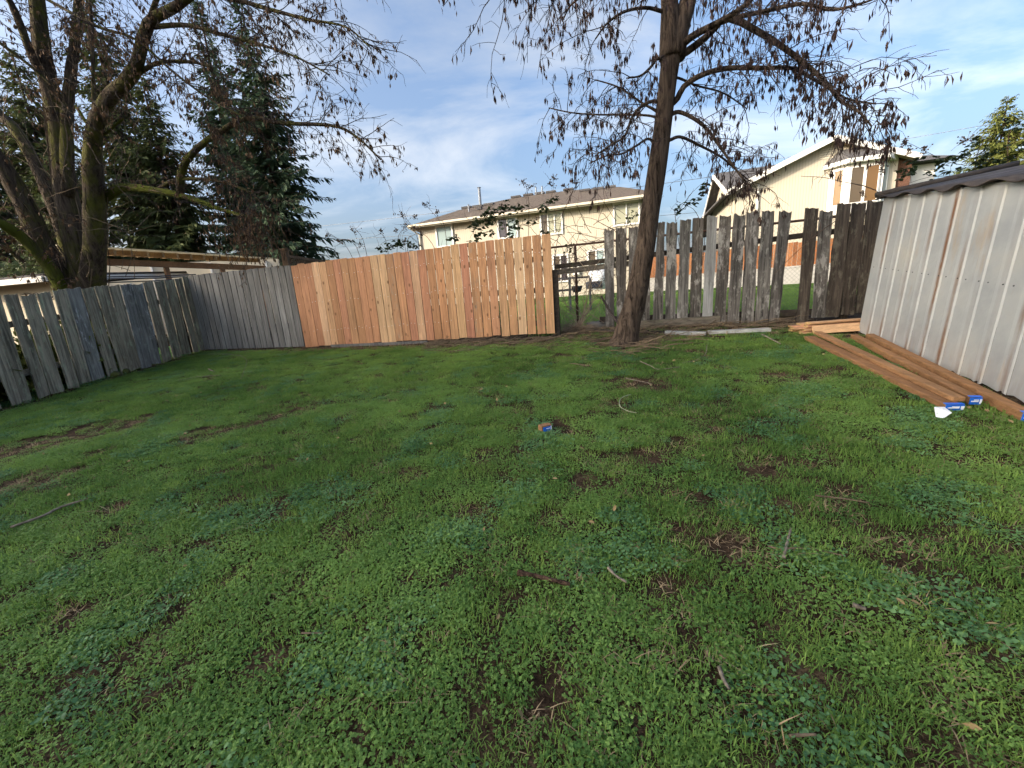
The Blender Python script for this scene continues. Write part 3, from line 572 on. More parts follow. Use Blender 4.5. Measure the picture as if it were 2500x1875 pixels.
# ---------------------------------------------------------------- lumber by the shed
def z7(x, y): return 1850 + x / 3.318, 650 + y / 3.318
M['bluetag'] = plain('blue_plastic_tag', (.012, .13, .60), .35, .08, 20, 0, .02); M['whitetag'] = plain('white_print', (.75, .77, .8), .5, .05, 20, 0, .02)
def post_lumber(A, B, wy, h, label, lift=0.0, tagw=None):
    A = A + (0, 0, lift + h / 2 - .008); B = B + (0, 0, lift + h / 2 - .008)
    th = thing('treated_plank', A - (0, 0, h / 2), label, 'lumber', 'treated lumber lying beside the shed')
    q = MB(); q.beam(A, B, wy, h); ob = recalc(q.build('beam', M['treated'], th)); bv = ob.modifiers.new('b', 'BEVEL'); bv.width = .005; bv.segments = 1
    if tagw:
        d = (B - A) / np.linalg.norm(B - A); s_ = np.cross(d, (0, 0, 1)); s_ /= np.linalg.norm(s_); up = np.cross(s_, d)
        q = MB(); q.box(B + d * .004, d * .003, s_ * wy * .49, up * h * .44); q.box(B + up * (h / 2 + .003) - d * .012, d * .016, s_ * wy * .49, up * .002)
        tg = recalc(q.build('end_tag', M['bluetag'], th)); q = MB(); q.box(B + d * .009 + s_ * wy * .1, d * .0015, s_ * wy * .3, up * .004); q.box(B + d * .009 - s_ * wy * .02 + up * h * .18, d * .0015, s_ * wy * .2, up * .003)
        q.box(B + d * .009 - s_ * wy * .38, d * .0015, s_ * wy * .08, up * h * .3); recalc(q.build('tag_print', M['whitetag'], tg))
    return th
post_lumber(G(*z7(415, 604)), G(*z7(1585, 1185)), .115, .045, 'outermost brown treated plank on the grass, blue tag on its near end', .025, True)
post_lumber(G(*z7(480, 590)), G(*z7(1615, 1165)), .08, .038, 'brown treated plank lying on top of the outermost one', .0705)
post_lumber(G(*z7(775, 602)), G(*z7(1752, 1140)), .07, .06, 'brown treated plank third from the lawn, small blue tag on its end', .025, True)
post_lumber(G(*z7(900, 600)), G(*z7(2185, 1280)), .075, .07, 'long brown treated plank nearest the shed wall, running out of frame', .02, True)
# cedar boards stacked at the corner of the shed
SB0 = G(*z7(330, 548)); sdx = np.array([math.cos(math.radians(-14)), math.sin(math.radians(-14)), 0])
sdx[2] = .03; sny = np.array([-sdx[1], sdx[0], 0])
lay = [(0, 0, 0), (0, .15, .0), (.02, .03, .02), (-.03, .17, .02), (.05, .0, .04), (.0, .14, .04), (-.06, .05, .06), (.03, .18, .06), (.08, .02, .08), (-.05, .13, .08), (.1, .09, .10), (.06, .16, .10), (.12, .04, .12)]
names = ['lowest front cedar board', 'lowest rear cedar board', 'second-row front cedar board', 'second-row rear cedar board', 'third-row front cedar board', 'third-row rear cedar board', 'fourth-row front cedar board', 'fourth-row rear cedar board', 'upper front cedar board', 'upper rear cedar board', 'high front cedar board', 'high rear cedar board', 'topmost cedar board']
for (du, dv, dz), nm in zip(lay, names):
    A = SB0 + sdx * du + sny * dv + (0, 0, dz + .012); B = A + sdx * 1.6; ang = rng.uniform(-.02, .02); B = B + sny * ang
    th = thing('cedar_board', A, nm + ' of the stack at the shed corner', 'board', 'cedar boards stacked at the shed corner')
    q = MB(); q.beam(A, B, .14, .018); recalc(q.build('plank', M['cedar_x'], th)); q = MB(); d = (B - A) / 1.6
    q.box(A - d * .002, d * .0015, sny * .069, V3(0, 0, .0085)); recalc(q.build('sawn_end', M['endgrain'], th))
# one more board leaning on the front of the stack
q = MB(); A = SB0 + sdx * .12 - sny * .10 + (0, 0, .05); q.box(A + sdx * .8, sdx * .8, sny * .012 - V3(0, 0, .004), V3(0, 0, .048) + sny * .03)
tag(recalc(q.build('leaning_board', M['cedar_x'], origin=A)), 'wide cedar board set on edge against the front of the stack', 'board')
# wooden off-cut with a blue label on the lawn
c0 = G(1331, 1053); th = thing('wood_offcut', c0, 'small cut-off wood block with a blue label lying on the grass', 'wood block'); q = MB()
ex = np.array([math.cos(.45), math.sin(.45), 0]); ey = np.array([-math.sin(.45), math.cos(.45), 0]); ez = V3(0, 0, 1)
q.box(c0 + ez * .03, ex * .047, ey * .03, ez * .03); ob = recalc(q.build('block', M['treated'], th)); q = MB(); q.box(c0 + ez * .028 - ey * .0325 + ex * .004, ex * .041, ey * .0015, ez * .021); tg = recalc(q.build('end_tag', M['bluetag'], th))
q = MB(); q.box(c0 + ez * .034 - ey * .0352 + ex * .01, ex * .018, ey * .0008, ez * .003); q.box(c0 + ez * .03 - ey * .0352 + ex * .039, ex * .004, ey * .0008, ez * .02); recalc(q.build('tag_print', M['whitetag'], tg))
# white scrap of wrapping
c0 = G(*z7(1490, 1235)); q = MB(); P = [G(*z7(*p)) + (0, 0, h) for p, h in (((1420, 1200), .055), ((1500, 1205), .06), ((1562, 1243), .05), ((1500, 1255), .02), ((1440, 1240), .018))]
q.add(P + [np.mean(P, 0) + (0, 0, .022)], [(0, 1, 5), (1, 2, 5), (2, 3, 5), (3, 4, 5), (4, 0, 5)])
ob = q.build('paper_scrap', M['whitetag'], origin=c0); tag(ob, 'crumpled white scrap of wrapping on the grass near the lumber', 'paper'); md = ob.modifiers.new('t', 'SOLIDIFY'); md.thickness = .003

# ---------------------------------------------------------------- houses
M['stucco'] = plain('cream_siding', (.50, .45, .36), .85, .06, 1.2, 0, .1); M['trim'] = plain('white_trim', (.76, .74, .70), .6, .05, 3, 0, .05); M['cream_trim'] = plain('cream_trim', (.62, .56, .44), .6, .05, 3, 0, .05)
M['shingle'] = plain('brown_shingle', (.12, .095, .075), .95, .25, 9, 0, .6); M['shingle2'] = plain('grey_shingle', (.095, .09, .09), .95, .25, 9, 0, .6); M['soffit'] = plain('soffit', (.42, .32, .2), .8, .08, 2)
def glass(name, c, rough=.08, spec=.5):
    m, N, L, b = newmat(name); b.inputs['Base Color'].default_value = c + (1,); b.inputs['Roughness'].default_value = rough; b.inputs['Specular IOR Level'].default_value = spec; return m
M['glass_dark'] = glass('dark_window_glass', (.055, .045, .05)); M['glass_blind'] = glass('glass_over_blinds', (.33, .33, .24), .25); M['glass_pale'] = glass('pale_sky_glass', (.30, .38, .38), .15); M['glass_warm'] = glass('glass_warm_reflection', (.15, .085, .035), .08); M['glass_brown'] = glass('glass_brown_curtain', (.10, .075, .05), .1)  # glass_warm: a warm reflection painted as the pane's colour
M['brick'] = plain('dark_brick', (.15, .075, .05), .9, .35, 25, 0, .5)
# grooved siding for the gable house
m, N, L, b = newmat('grooved_siding'); co = coords(N, L, (1, 1, 1), False); wv = N.new('ShaderNodeTexWave'); wv.wave_type = 'BANDS'; wv.bands_direction = 'X'; wv.inputs['Scale'].default_value = 2.6; L.new(co.outputs[0], wv.inputs['Vector'])
rw = ramp(N, [(0.02, (.38, .335, .26)), (.1, (.49, .44, .35))]); L.new(wv.outputs['Fac'], rw.inputs[0]); L.new(rw.outputs[0], b.inputs['Base Color']); b.inputs['Roughness'].default_value = .85; M['grooved'] = m
class Wall:                                  # a vertical wall plane with along/height coordinates
    def __init__(s, P0, P1): s.P0, s.P1 = P0, P1; s.t, s.n = seg_normal(P0, P1); s.L = math.dist(P0, P1)
    def pt(s, u, z, out=0.0): return V3(s.P0[0] + s.t[0] * u, s.P0[1] + s.t[1] * u, z) + s.n * out
    def px(s, x, y): p = FP(x, y, s.P0, s.P1); return float((p - V3(s.P0[0], s.P0[1], 0)) @ s.t), float(p[2])
    def plate(s, mb, pts, th=.15): mb.prism([s.pt(u, z) for u, z in pts], -s.n * th)
    def rect(s, mb, u0, u1, z0, z1, o0, o1): mb.box((s.pt(u0, z0, o0) + s.pt(u1, z1, o1)) / 2, s.t * abs(u1 - u0) / 2, s.n * abs(o1 - o0) / 2, V3(0, 0, abs(z1 - z0) / 2))
def window(w, par, u0, u1, z0, z1, panes, frame='trim', fw=.09, sill=True):
    q = MB()
    for a, b_, c_, d_ in ((u0 - fw, u0, z0 - fw, z1 + fw), (u1, u1 + fw, z0 - fw, z1 + fw)): w.rect(q, a, b_, c_, d_, .004, .075)
    for c_, d_ in ((z0 - fw, z0), (z1, z1 + fw)): w.rect(q, u0 + .001, u1 - .001, c_, d_, .004, .073)
    n = len(panes)
    for i in range(1, n):
        u = u0 + (u1 - u0) * i / n; w.rect(q, u - .035, u + .035, z0 + .001, z1 - .001, .004, .06)
    fr = recalc(q.build('window', M[frame], par))
    for i, pm in enumerate(panes):
        a, b_ = u0 + (u1 - u0) * i / n + .036 * (i > 0), u0 + (u1 - u0) * (i + 1) / n - .036 * (i < n - 1); q = MB(); w.rect(q, a, b_, z0, z1, .006, .02); recalc(q.build('pane', M[pm], fr))
    return fr

# long two-storey house behind the gap
a = W(1040, 700, 25.8); b_ = W(1572, 700, 22.3); H1 = Wall((a[0], a[1]), (b_[0], b_[1])); h1z = 1.30
h1 = thing('long_house', (a[0], a[1], h1z), 'long cream two-storey house with brown hip roof behind the cedar fence', 'house')
ez = H1.px(1300, 520)[1]; ez = (H1.px(1040, 551)[1] + H1.px(1560, 483)[1]) / 2
q = MB(); H1.plate(q, [(0, h1z - .5), (H1.L, h1z - .5), (H1.L, ez), (0, ez)], .2); recalc(q.build('front_wall', M['grooved'], h1))
for u, nm in ((0, 'side_wall'), (H1.L, 'side_wall')):
    q = MB(); sg = 1 if u == 0 else -1; q.prism([H1.pt(u, h1z - .5, -.201), H1.pt(u, h1z - .5, -9.5), H1.pt(u, ez, -9.5), H1.pt(u, ez, -.201)], H1.t * sg * .2); recalc(q.build(nm, M['stucco'], h1))
OVH = .5; pitch1 = .36
e0, e1 = H1.pt(-OVH, ez, OVH), H1.pt(H1.L + OVH, ez, OVH)
def roofpt(x, y):                            # photo point on the front roof slope
    d = ray(x, y); nn = np.cross(H1.t, -H1.n + V3(0, 0, pitch1)); s_ = ((e0 - CAM) @ nn) / (d @ nn); return CAM + d * s_
rp = [roofpt(*p) for p in ((1137, 508), (1192, 500.5), (1257, 482.5), (1330, 473), (1393, 464.5), (1421, 468.5), (1475, 461), (1512, 456), (1568, 463))]
q = MB(); back0, back1 = e0 - H1.n * 11, e1 - H1.n * 11; n = len(rp)
q.add([e0, e1] + rp + [back0, back1], [(0, 1) + tuple(range(1 + n, 1, -1)), (n + 2, 0, 2), (1, n + 3, n + 1), (n + 2,) + tuple(range(2, n + 2)) + (n + 3,)])
ro = recalc(q.build('roof', M['shingle'], h1)); md = ro.modifiers.new('t', 'SOLIDIFY'); md.thickness = .06
q = MB(); q.beam(e0 + (0, 0, -.06), e1 + (0, 0, -.06), .05, .2); recalc(q.build('fascia', M['cream_trim'], h1))
q = MB(); q.beam(e0 + H1.n * .08 + (0, 0, -.04), e1 + H1.n * .08 + (0, 0, -.04), .11, .11); recalc(q.build('gutter', M['cream_trim'], h1))
q = MB(); q.prism([H1.pt(-OVH + .03, ez - .03, .0), H1.pt(H1.L + OVH - .03, ez - .03, .0), H1.pt(H1.L + OVH - .03, ez - .03, OVH - .03), H1.pt(-OVH + .03, ez - .03, OVH - .03)], (0, 0, -.02)); recalc(q.build('eave_soffit', M['soffit'], h1))
q = MB(); q.beam(e0 - H1.n * .06 + (0, 0, -.06), back0 + (0, 0, -.06), .05, .2); recalc(q.build('fascia', M['cream_trim'], h1))
q = MB(); dsp = [H1.pt(-OVH + .05, ez - .12, OVH - .05), H1.pt(-.02, ez - .5, .08), H1.pt(-.02, h1z, .08)]; q.tube(dsp, .05, 6); q.build('downspout', M['cream_trim'], h1)
for (x0, x1, y0, y1), pn in (((1066, 1106, 555, 598), ['glass_pale']), ((1217, 1262, 535, 576), ['glass_dark', 'glass_pale']), ((1321, 1371, 524, 567), ['glass_brown', 'glass_blind', 'glass_blind']), ((1500, 1558, 499, 543), ['glass_blind', 'glass_blind']),
                           ((1352, 1386, 626, 684), ['glass_brown', 'glass_dark']), ((1437, 1474, 614, 648), ['glass_brown', 'glass_pale'])):
    u0, z1 = H1.px(x0, y0); u1, z0 = H1.px(x1, y1); u0b, z1b = H1.px(x1, y0); z1 = (z1 + H1.px(x1, y0 - (x1 - x0) * .07)[1]) / 2
    window(H1, h1, u0, u1, z0, z1, pn)
u, z = H1.px(1407, 658); q = MB(); H1.rect(q, u - .18, u + .18, z - .3, z + .3, .003, .15); recalc(q.build('meter_box', M['trim'], h1))
for x, y in ((1140, 508), (1166, 505), (1194, 500), (1260, 482), (1290, 477), (1318, 473), (1345, 470), (1388, 464), (1428, 466), (1460, 462), (1490, 458)):
    p = roofpt(x, y); q = MB(); q.box(p + (0, 0, .02), H1.t * .34, H1.n * .2, V3(0, 0, .06)); recalc(q.build('ridge_vent', M['shingle2'], h1))
M['pipe'] = plain('grey_vent_pipe', (.22, .24, .27), .5, .1, 10, .4)
for x, y, h in ((1173, 502, 1.12), (1145, 517, .4), (1309, 475, .45), (1324, 473, .45)):
    p = roofpt(x, y); q = MB(); r_ = .095 if h > 1 else .05; q.tube([p - (0, 0, .1), p + (0, 0, h), p + (0, 0, h + .02)], [r_, r_, r_ * 1.5], 8); q.build('roof_pipe', M['pipe'], h1)
q = MB(); p = roofpt(1171, 512); q.box(p + (0, 0, .08), H1.t * .15, H1.n * .15, V3(0, 0, .09)); recalc(q.build('roof_vent', M['shingle2'], h1))

# gabled house on the right
C2 = np.array([12.5, 22.2]); t2 = np.array([.95, -.3]); t2 /= np.linalg.norm(t2); H2 = Wall(tuple(C2), tuple(C2 + t2 * 7.9)); h2z = 1.3
h2 = thing('gabled_house', (C2[0], C2[1], h2z), 'cream gabled house with a white bay window behind the old pickets', 'house')
uP, zP = H2.px(2028, 345); zE = H2.px(1800, 462)[1]; uR = min(H2.px(2190, 420)[0], 7.9); zE2 = zP - (uR - uP) * (zP - zE) / uP
q = MB(); H2.plate(q, [(0, h2z - .5), (uR, h2z - .5), (uR, zE2), (uP, zP - .05), (0, zE)], .2); recalc(q.build('gable_wall', M['grooved'], h2))
OV = .45; sl = (zP - zE) / uP
def rk(u, out, dz=0): return H2.pt(u, zP - abs(u - uP) * sl + dz, out)
for u0, u1, nm in ((-.55, uP, 'roof'), (uP, uR + .6, 'roof')):
    q = MB(); q.prism([rk(u0, OV, .12), rk(u1, OV, .12), rk(u1, -10, .12), rk(u0, -10, .12)], (0, 0, -.1)); recalc(q.build(nm, M['shingle2'], h2))
    q = MB(); q.beam(rk(u0, OV + .03, .02), rk(u1, OV + .03, .02), .05, .24); recalc(q.build('rake_board', M['trim'], h2))
    q = MB(); q.prism([rk(u0, OV, -.02), rk(u1, OV, -.02), rk(u1, 0, -.02), rk(u0, 0, -.02)], (0, 0, -.015)); recalc(q.build('rake_soffit', M['soffit'], h2))
uv, zv = H2.px(2019, 368); q = MB()
for k in range(7): H2.rect(q, uv - .28, uv + .28, zv - .36 + k * .1, zv - .30 + k * .1, .004, .03)
recalc(q.build('gable_vent', M['cream_trim'], h2))
u, _z = H2.px(1850, 470); q = MB(); q.tube([H2.pt(u, rk(u, 0)[2] - .3, .07), H2.pt(u, h2z, .07)], .05, 6); q.build('downspout', M['trim'], h2)
# bay window
ub0, zb1 = H2.px(2026, 418); ub1 = H2.px(2172, 400)[0]; zb0 = H2.px(2026, 512)[1] - .3; zb1 = H2.px(2100, 402)[1]; BD = .55
bay = MB(); bp = [(ub0, .002), (ub0 + .55, BD), (ub1 - .55, BD), (ub1, .002)]
bay.prism([H2.pt(u, zb0, o) for u, o in bp], (0, 0, zb1 - zb0)); bayo = recalc(bay.build('bay_window', M['trim'], h2))
rf_ = MB(); ap = [(ub0 - .3, .004), (ub0 + .4, BD + .3), (ub1 - .4, BD + .3), (ub1 + .3, .004)]
base = [H2.pt(u, zb1 + .17, o) for u, o in ap]; top = [H2.pt(ub0 + .35, zb1 + .78, .004), H2.pt(ub1 - .3, zb1 + .78, .004)]
rf_.add(base + top, [(0, 1, 4), (1, 2, 5, 4), (2, 3, 5), (3, 2, 1, 0), (0, 4, 5, 3)]); recalc(rf_.build('bay_roof', M['shingle2'], bayo))
fa = MB(); fa.prism([H2.pt(u, zb1 - .02, o) for u, o in ap], (0, 0, .185)); recalc(fa.build('bay_fascia', M['trim'], bayo))
def bay_pane(i, f0, f1, pm, z0, z1):
    A, B = H2.pt(bp[i][0], 0, bp[i][1]), H2.pt(bp[i + 1][0], 0, bp[i + 1][1]); w = Wall((A[0], A[1]), (B[0], B[1])); q = MB(); w.rect(q, w.L * f0, w.L * f1, z0, z1, .003, .02); recalc(q.build('pane', M[pm], bayo))
    q = MB()
    for a_, c_ in ((f0 - .03, f0), (f1, f1 + .03)): w.rect(q, w.L * a_, w.L * c_, z0 - .05, z1 + .05, .003, .05)
    w.rect(q, w.L * f0, w.L * f1, z0 - .05, z0, .003, .045); w.rect(q, w.L * f0, w.L * f1, z1, z1 + .05, .003, .045); recalc(q.build('pane_frame', M['trim'], bayo))
zw1 = zb1 - .22; zw0 = zw1 - 1.55
bay_pane(0, .34, .74, 'glass_warm', zw0, zw1); bay_pane(1, .1, .47, 'glass_brown', zw0, zw1); bay_pane(1, .56, .92, 'glass_warm', zw0, zw1); bay_pane(2, .2, .8, 'glass_pale', zw0, zw1)
# left wing with its own gable end, right wing set back
bk = -H2.n; cw = V3(C2[0], C2[1], 0); pk = cw + bk * 3.6; rr_ = cw + bk * 8.5; zpk = zE + 1.55
d = ray(1757, 428); zpk = (CAM + d * (pk[1] / d[1]))[2]
q = MB(); q.prism([cw + (0, 0, h2z - .5), rr_ + (0, 0, h2z - .5), rr_ + (0, 0, zE - 1.2), pk + (0, 0, zpk), cw + (0, 0, zE)], V3(t2[0], t2[1], 0) * .2 + bk * .003); recalc(q.build('end_wall', M['stucco'], h2))
T2 = V3(t2[0], t2[1], 0); f0 = cw - bk * .4 - T2 * .5 + (0, 0, zE - .12); p0 = pk - T2 * .5 + (0, 0, zpk + .05); r0 = rr_ + bk * .5 - T2 * .5 + (0, 0, zE - 1.35)
q = MB(); q.prism([f0, f0 + T2 * .52, p0 + T2 * 4, p0], (0, 0, .1)); recalc(q.build('wing_roof', M['shingle2'], h2)); q = MB(); q.prism([p0, p0 + T2 * 4, r0 + T2 * 4, r0], (0, 0, .1)); recalc(q.build('wing_roof', M['shingle2'], h2))
for A, B in ((f0, p0), (p0, r0)):
    q = MB(); q.beam(A - T2 * .03 - (0, 0, .07), B - T2 * .03 - (0, 0, .07), .05, .2); recalc(q.build('rake_board', M['trim'], h2))
q = MB(); q.prism([H2.pt(uR + .003, h2z - .5, -.15), H2.pt(uR + .62, h2z - .5, -.15), H2.pt(uR + .62, zE2 - .1, -.15), H2.pt(uR + .003, zE2 - .1, -.15)], -H2.n * .5); recalc(q.build('brick_chimney', M['brick'], h2))
q = MB(); q.prism([H2.pt(uR + .2, h2z - .5, -1.2), H2.pt(uR + 2.1, h2z - .5, -1.2), H2.pt(uR + 2.1, zE2 - .25, -1.2), H2.pt(uR + .2, zE2 - .25, -1.2)], -H2.n * 4); recalc(q.build('side_wing', M['trim'], h2))
q = MB(); b0_ = [H2.pt(uR - .1, zE2 - .2, -.6), H2.pt(uR + 2.7, zE2 - .2, -.6), H2.pt(uR + 2.7, zE2 - .2, -6), H2.pt(uR - .1, zE2 - .2, -6)]; q.add(b0_ + [H2.pt(uR + .2, zE2 + .75, -3), H2.pt(uR + 1.1, zE2 + .75, -3)], [(0, 1, 5, 4), (1, 2, 5), (2, 3, 4, 5), (3, 0, 4), (3, 2, 1, 0)]); recalc(q.build('side_wing_roof', M['shingle2'], h2))

# pale house with a patio cover behind the left fence
PC0, PC1 = W(236, 700, 10.2), W(650, 700, 14.2); PW_ = Wall((PC0[0], PC0[1]), (PC1[0], PC1[1]))
pz = gz(PC0[0], PC0[1]); pc = thing('patio_cover', (PC0[0], PC0[1], pz), 'timber patio cover with translucent roof behind the left pickets', 'patio cover')
M['gold'] = wood('golden_timber', [(.52, .34, .16), (.45, .28, .13)], .2, 0, axis='x'); M['patiobeam'] = wood('brown_beam', [(.30, .16, .08)], .25, 0, axis='x'); M['housewall'] = plain('pale_house_wall', (.62, .54, .40), .8, .06, 2); M['poly'] = leafmat('translucent_roof_sheet', (.62, .56, .42), (.7, .64, .5), .65, .4)
zt0 = PW_.px(255, 612)[1]; zt1 = PW_.px(648, 633)[1]; zr = (zt0 + zt1) / 2; zb_ = (PW_.px(255, 642)[1] + PW_.px(640, 653)[1]) / 2
q = MB(); q.prism([PW_.pt(-.3, zr, .35), PW_.pt(PW_.L + .2, zr, .35), PW_.pt(PW_.L + .2, zr + .35, -2.6), PW_.pt(-.3, zr + .35, -2.6)], (0, 0, .03)); recalc(q.build('roof_sheet', M['poly'], pc))
q = MB(); q.beam(PW_.pt(-.3, zb_, 0), PW_.pt(PW_.L + .1, zb_, 0), .09, .16); recalc(q.build('beam', M['patiobeam'], pc))
nrf = 13
for k in range(nrf):
    u = PW_.L * (k + .2) / nrf; q = MB(); q.beam(PW_.pt(u, zr - .08, .32), PW_.pt(u, zr + .27, -2.55), .045, .13); recalc(q.build('rafter', M['gold'], pc))
for x in (412, 548, 640):
    u, _z = PW_.px(x, 680); q = MB(); q.box((PW_.pt(u, pz - .3, 0) + PW_.pt(u, zb_ - .08, 0)) / 2, PW_.t * .05, PW_.n * .05, V3(0, 0, (zb_ - .08 - pz + .3) / 2)); recalc(q.build('post', M['patiobeam'], pc))
ph = thing('pale_house', tuple(PW_.pt(-4.2, pz, -2.7)), 'pale low house with bright corner trim behind the left tree', 'house')
w2 = Wall(tuple(W(120, 700, 14.6)[:2]), tuple(W(690, 700, 16.6)[:2]))
q = MB(); w2.plate(q, [(0, pz - .5), (w2.L, pz - .5), (w2.L, zr + .3), (0, zr + .3)], .2); recalc(q.build('wall', M['housewall'], ph))
for u in np.arange(1.2, w2.L, 1.9):
    q = MB(); w2.rect(q, u, u + .07, pz, zr + .25, .003, .04); recalc(q.build('wall_batten', M['trim'], ph))
gA, gB = W(20, 700, 10.0), W(160, 700, 9.6); w3 = Wall((gA[0] - 4, gA[1] + .6), (gB[0], gB[1])); zc = w3.px(150, 684)[1]
q = MB(); w3.plate(q, [(0, pz - .5), (w3.L, pz - .5), (w3.L, zc), (0, zc)], .2); recalc(q.build('wall', M['housewall'], ph)); q = MB(); w3.rect(q, w3.L - .12, w3.L + .02, pz - .3, zc, .004, .03); recalc(q.build('corner_trim', M['trim'], ph))
q = MB(); q.prism([w3.pt(-.3, zc + .02, .4), w3.pt(w3.L + .1, zc + .02, .4), w3.pt(w3.L + .1, zc + .25, -3), w3.pt(-.3, zc + .25, -3)], (0, 0, .1)); recalc(q.build('roof', M['shingle2'], ph)); q = MB(); q.beam(w3.pt(-.3, zc, .43), w3.pt(w3.L + .1, zc, .43), .04, .12); recalc(q.build('fascia', M['trim'], ph))
q = MB(); q.beam(w3.pt(w3.L + .13, zc, .4), w3.pt(w3.L + .13, zc + .23, -3), .04, .12); recalc(q.build('rake_board', M['trim'], ph))
for k, (y0, y1) in enumerate(((676, 670), (681, 674), (690, 678))):
    A, B = W(262, y0, 9.4), W(478, y1, 10.6); q = MB(); mid = (A + B) / 2 - (0, 0, .02); q.tube([A, mid, B], .014, 5)
    tag(q.build('cable', M['bolt'], origin=A), ['upper dark cable strung in front of the patio cover', 'middle dark cable strung in front of the patio cover', 'lower dark cable strung in front of the patio cover'][k], 'cable')

# boundary fence with lattice running back from the corner post
lp = W(699, 640, 8.75); le = W(834, 640, 11.2); LW = Wall((lp[0], lp[1]), (le[0], le[1])); zl = W(699, 622, 8.75)[2]
lt = thing('lattice_fence', (lp[0], lp[1], gz(lp[0], lp[1])), 'brown capped post and lattice-topped fence behind the cedar boards', 'fence'); g0 = gz(lp[0], lp[1])
q = MB(); q.box((LW.pt(0, g0 - .2) + LW.pt(0, zl + .08)) / 2, V3(.055, 0, 0), V3(0, .055, 0), V3(0, 0, (zl + .28 - g0) / 2)); recalc(q.build('post', M['post_brown'], lt)); q = MB(); q.box(LW.pt(0, zl + .10), V3(.075, 0, 0), V3(0, .075, 0), V3(0, 0, .02)); recalc(q.build('post_cap', M['post_brown'], lt))
zend = FP(833, 636, LW.P0, LW.P1)[2]; zend = zl - .02
for dz in (0, -.42): q = MB(); q.beam(LW.pt(.06, zl - .02 + dz), LW.pt(LW.L, zend + dz), .05, .06); recalc(q.build('rail', M['post_brown'], lt))
for k in range(int(LW.L / .09)):
    u = .08 + k * .09
    for dv in (-.34, .34):
        if .06 < u + dv < LW.L: q = MB(); q.beam(LW.pt(u, zl - .06, .006 * np.sign(dv)), LW.pt(u + dv, zl - .40, .006 * np.sign(dv)), .007, .032); recalc(q.build('slat', M['post_brown'], lt))
for k in range(int(LW.L / .15)): q = MB(); q.box((LW.pt(.1 + k * .15, g0) + LW.pt(.1 + k * .15, zl - .45)) / 2, LW.t * .07, LW.n * .009, V3(0, 0, (zl - .45 - g0) / 2)); recalc(q.build('board', M['post_brown'], lt))

# far plank fence on a white wall, seen between the pickets
fa_, fb_ = W(1560, 680, 19.0), W(2230, 650, 14.5); FWL = Wall((fa_[0], fa_[1]), (fb_[0], fb_[1])); fz = (FWL.px(1935, 684)[1]); fm = FWL.px(1935, 653)[1]; ft = FWL.px(1935, 592)[1]
M['farcedar'] = wood('far_fence_board', [(.30, .125, .05), (.36, .16, .07), (.25, .10, .04)], .25, 0); M['conc'] = plain('pale_concrete', (.34, .33, .31), .9, .1, 3)
fw_ = thing('retaining_wall', (fa_[0], fa_[1], fz), 'low pale concrete wall under the far plank fence', 'wall'); q = MB(); FWL.rect(q, 0, FWL.L, fz - .6, fm, -.3, 0); recalc(q.build('wall_body', M['conc'], fw_)); q = MB(); FWL.rect(q, -.02, FWL.L + .02, fm + .001, fm + .05, -.33, .03); recalc(q.build('coping', M['conc'], fw_))
ff = thing('plank_fence', (fa_[0], fa_[1], fm), 'far orange-brown plank fence on top of the concrete wall', 'fence')
for k in range(int(FWL.L / .16)): q = MB(); FWL.rect(q, k * .16, k * .16 + .15, fm + .06, ft + rng.uniform(-.02, .02), -.12, -.10); recalc(q.build('board', M['farcedar'], ff))

# things on the neighbour's lawn, behind the wire fence
M['darkmetal'] = plain('dark_metal', (.05, .05, .055), .5, .2, 10, .3); M['planter'] = plain('dark_planter', (.03, .035, .05), .6, .2, 10); M['white_plastic'] = plain('white_plastic', (.7, .72, .75), .5, .05, 5)
fr = thing('hanging_stand', W(1355, 700, 11), 'dark metal plant stand on the lawn behind the gap', 'plant stand'); A, B = W(1352, 681, 11.2), W(1440, 676, 10.6)
q = MB(); q.beam(A, B, .05, .05); recalc(q.build('top_bar', M['darkmetal'], fr))
for P in (A, B, (A * .55 + B * .45)): q = MB(); q.beam(P - (0, 0, .02), V3(P[0], P[1], gz(P[0], P[1]) - .1), .05, .05, (0, 1, 0)); recalc(q.build('leg', M['galv'], fr))
pp = W(1409, 713, 10.9); pt_ = thing('hanging_planter', pp, 'dark round planter with a dried plant hanging behind the gap', 'planter'); q = MB(); q.tube([pp, pp + (0, 0, .14), pp + (0, 0, .16)], [.10, .15, .16], 12); q.build('pot', M['planter'], pt_, True)
q = MB()
for k in range(26): a = rng.uniform(0, 6.28); e = pp + (0, 0, .15); q.tube([e, e + (math.cos(a) * .06, math.sin(a) * .06, .14), e + (math.cos(a) * .15, math.sin(a) * .15, rng.uniform(.1, .34))], [.006, .004, .002], 3)
q.build('dried_stems', M['rust'], pt_)
bc = W(1374, 709, 12.0); bn = thing('garden_bench', bc, 'low dark bench on the lawn behind the gap', 'bench'); q = MB(); q.box(bc + (0, 0, .0), V3(.45, -.1, 0), V3(.04, .17, 0), V3(0, 0, .03)); recalc(q.build('seat', M['darkmetal'], bn))
for sx_ in (-.38, .38): q = MB(); q.box(bc + (sx_, -.08 * np.sign(sx_), -.2), V3(.03, 0, 0), V3(.03, .14, 0), V3(0, 0, .17)); recalc(q.build('leg', M['darkmetal'], bn))
bc = W(1450, 697, 16.5); q = MB(); q.box(bc + (0, 0, .02), V3(.30, 0, 0), V3(0, .22, 0), V3(0, 0, .14)); ob = recalc(q.build('storage_bin', M['planter'], origin=bc)); tag(ob, 'dark storage bin by the wall of the long house', 'bin'); md = ob.modifiers.new('b', 'BEVEL'); md.width = .04; md.segments = 2
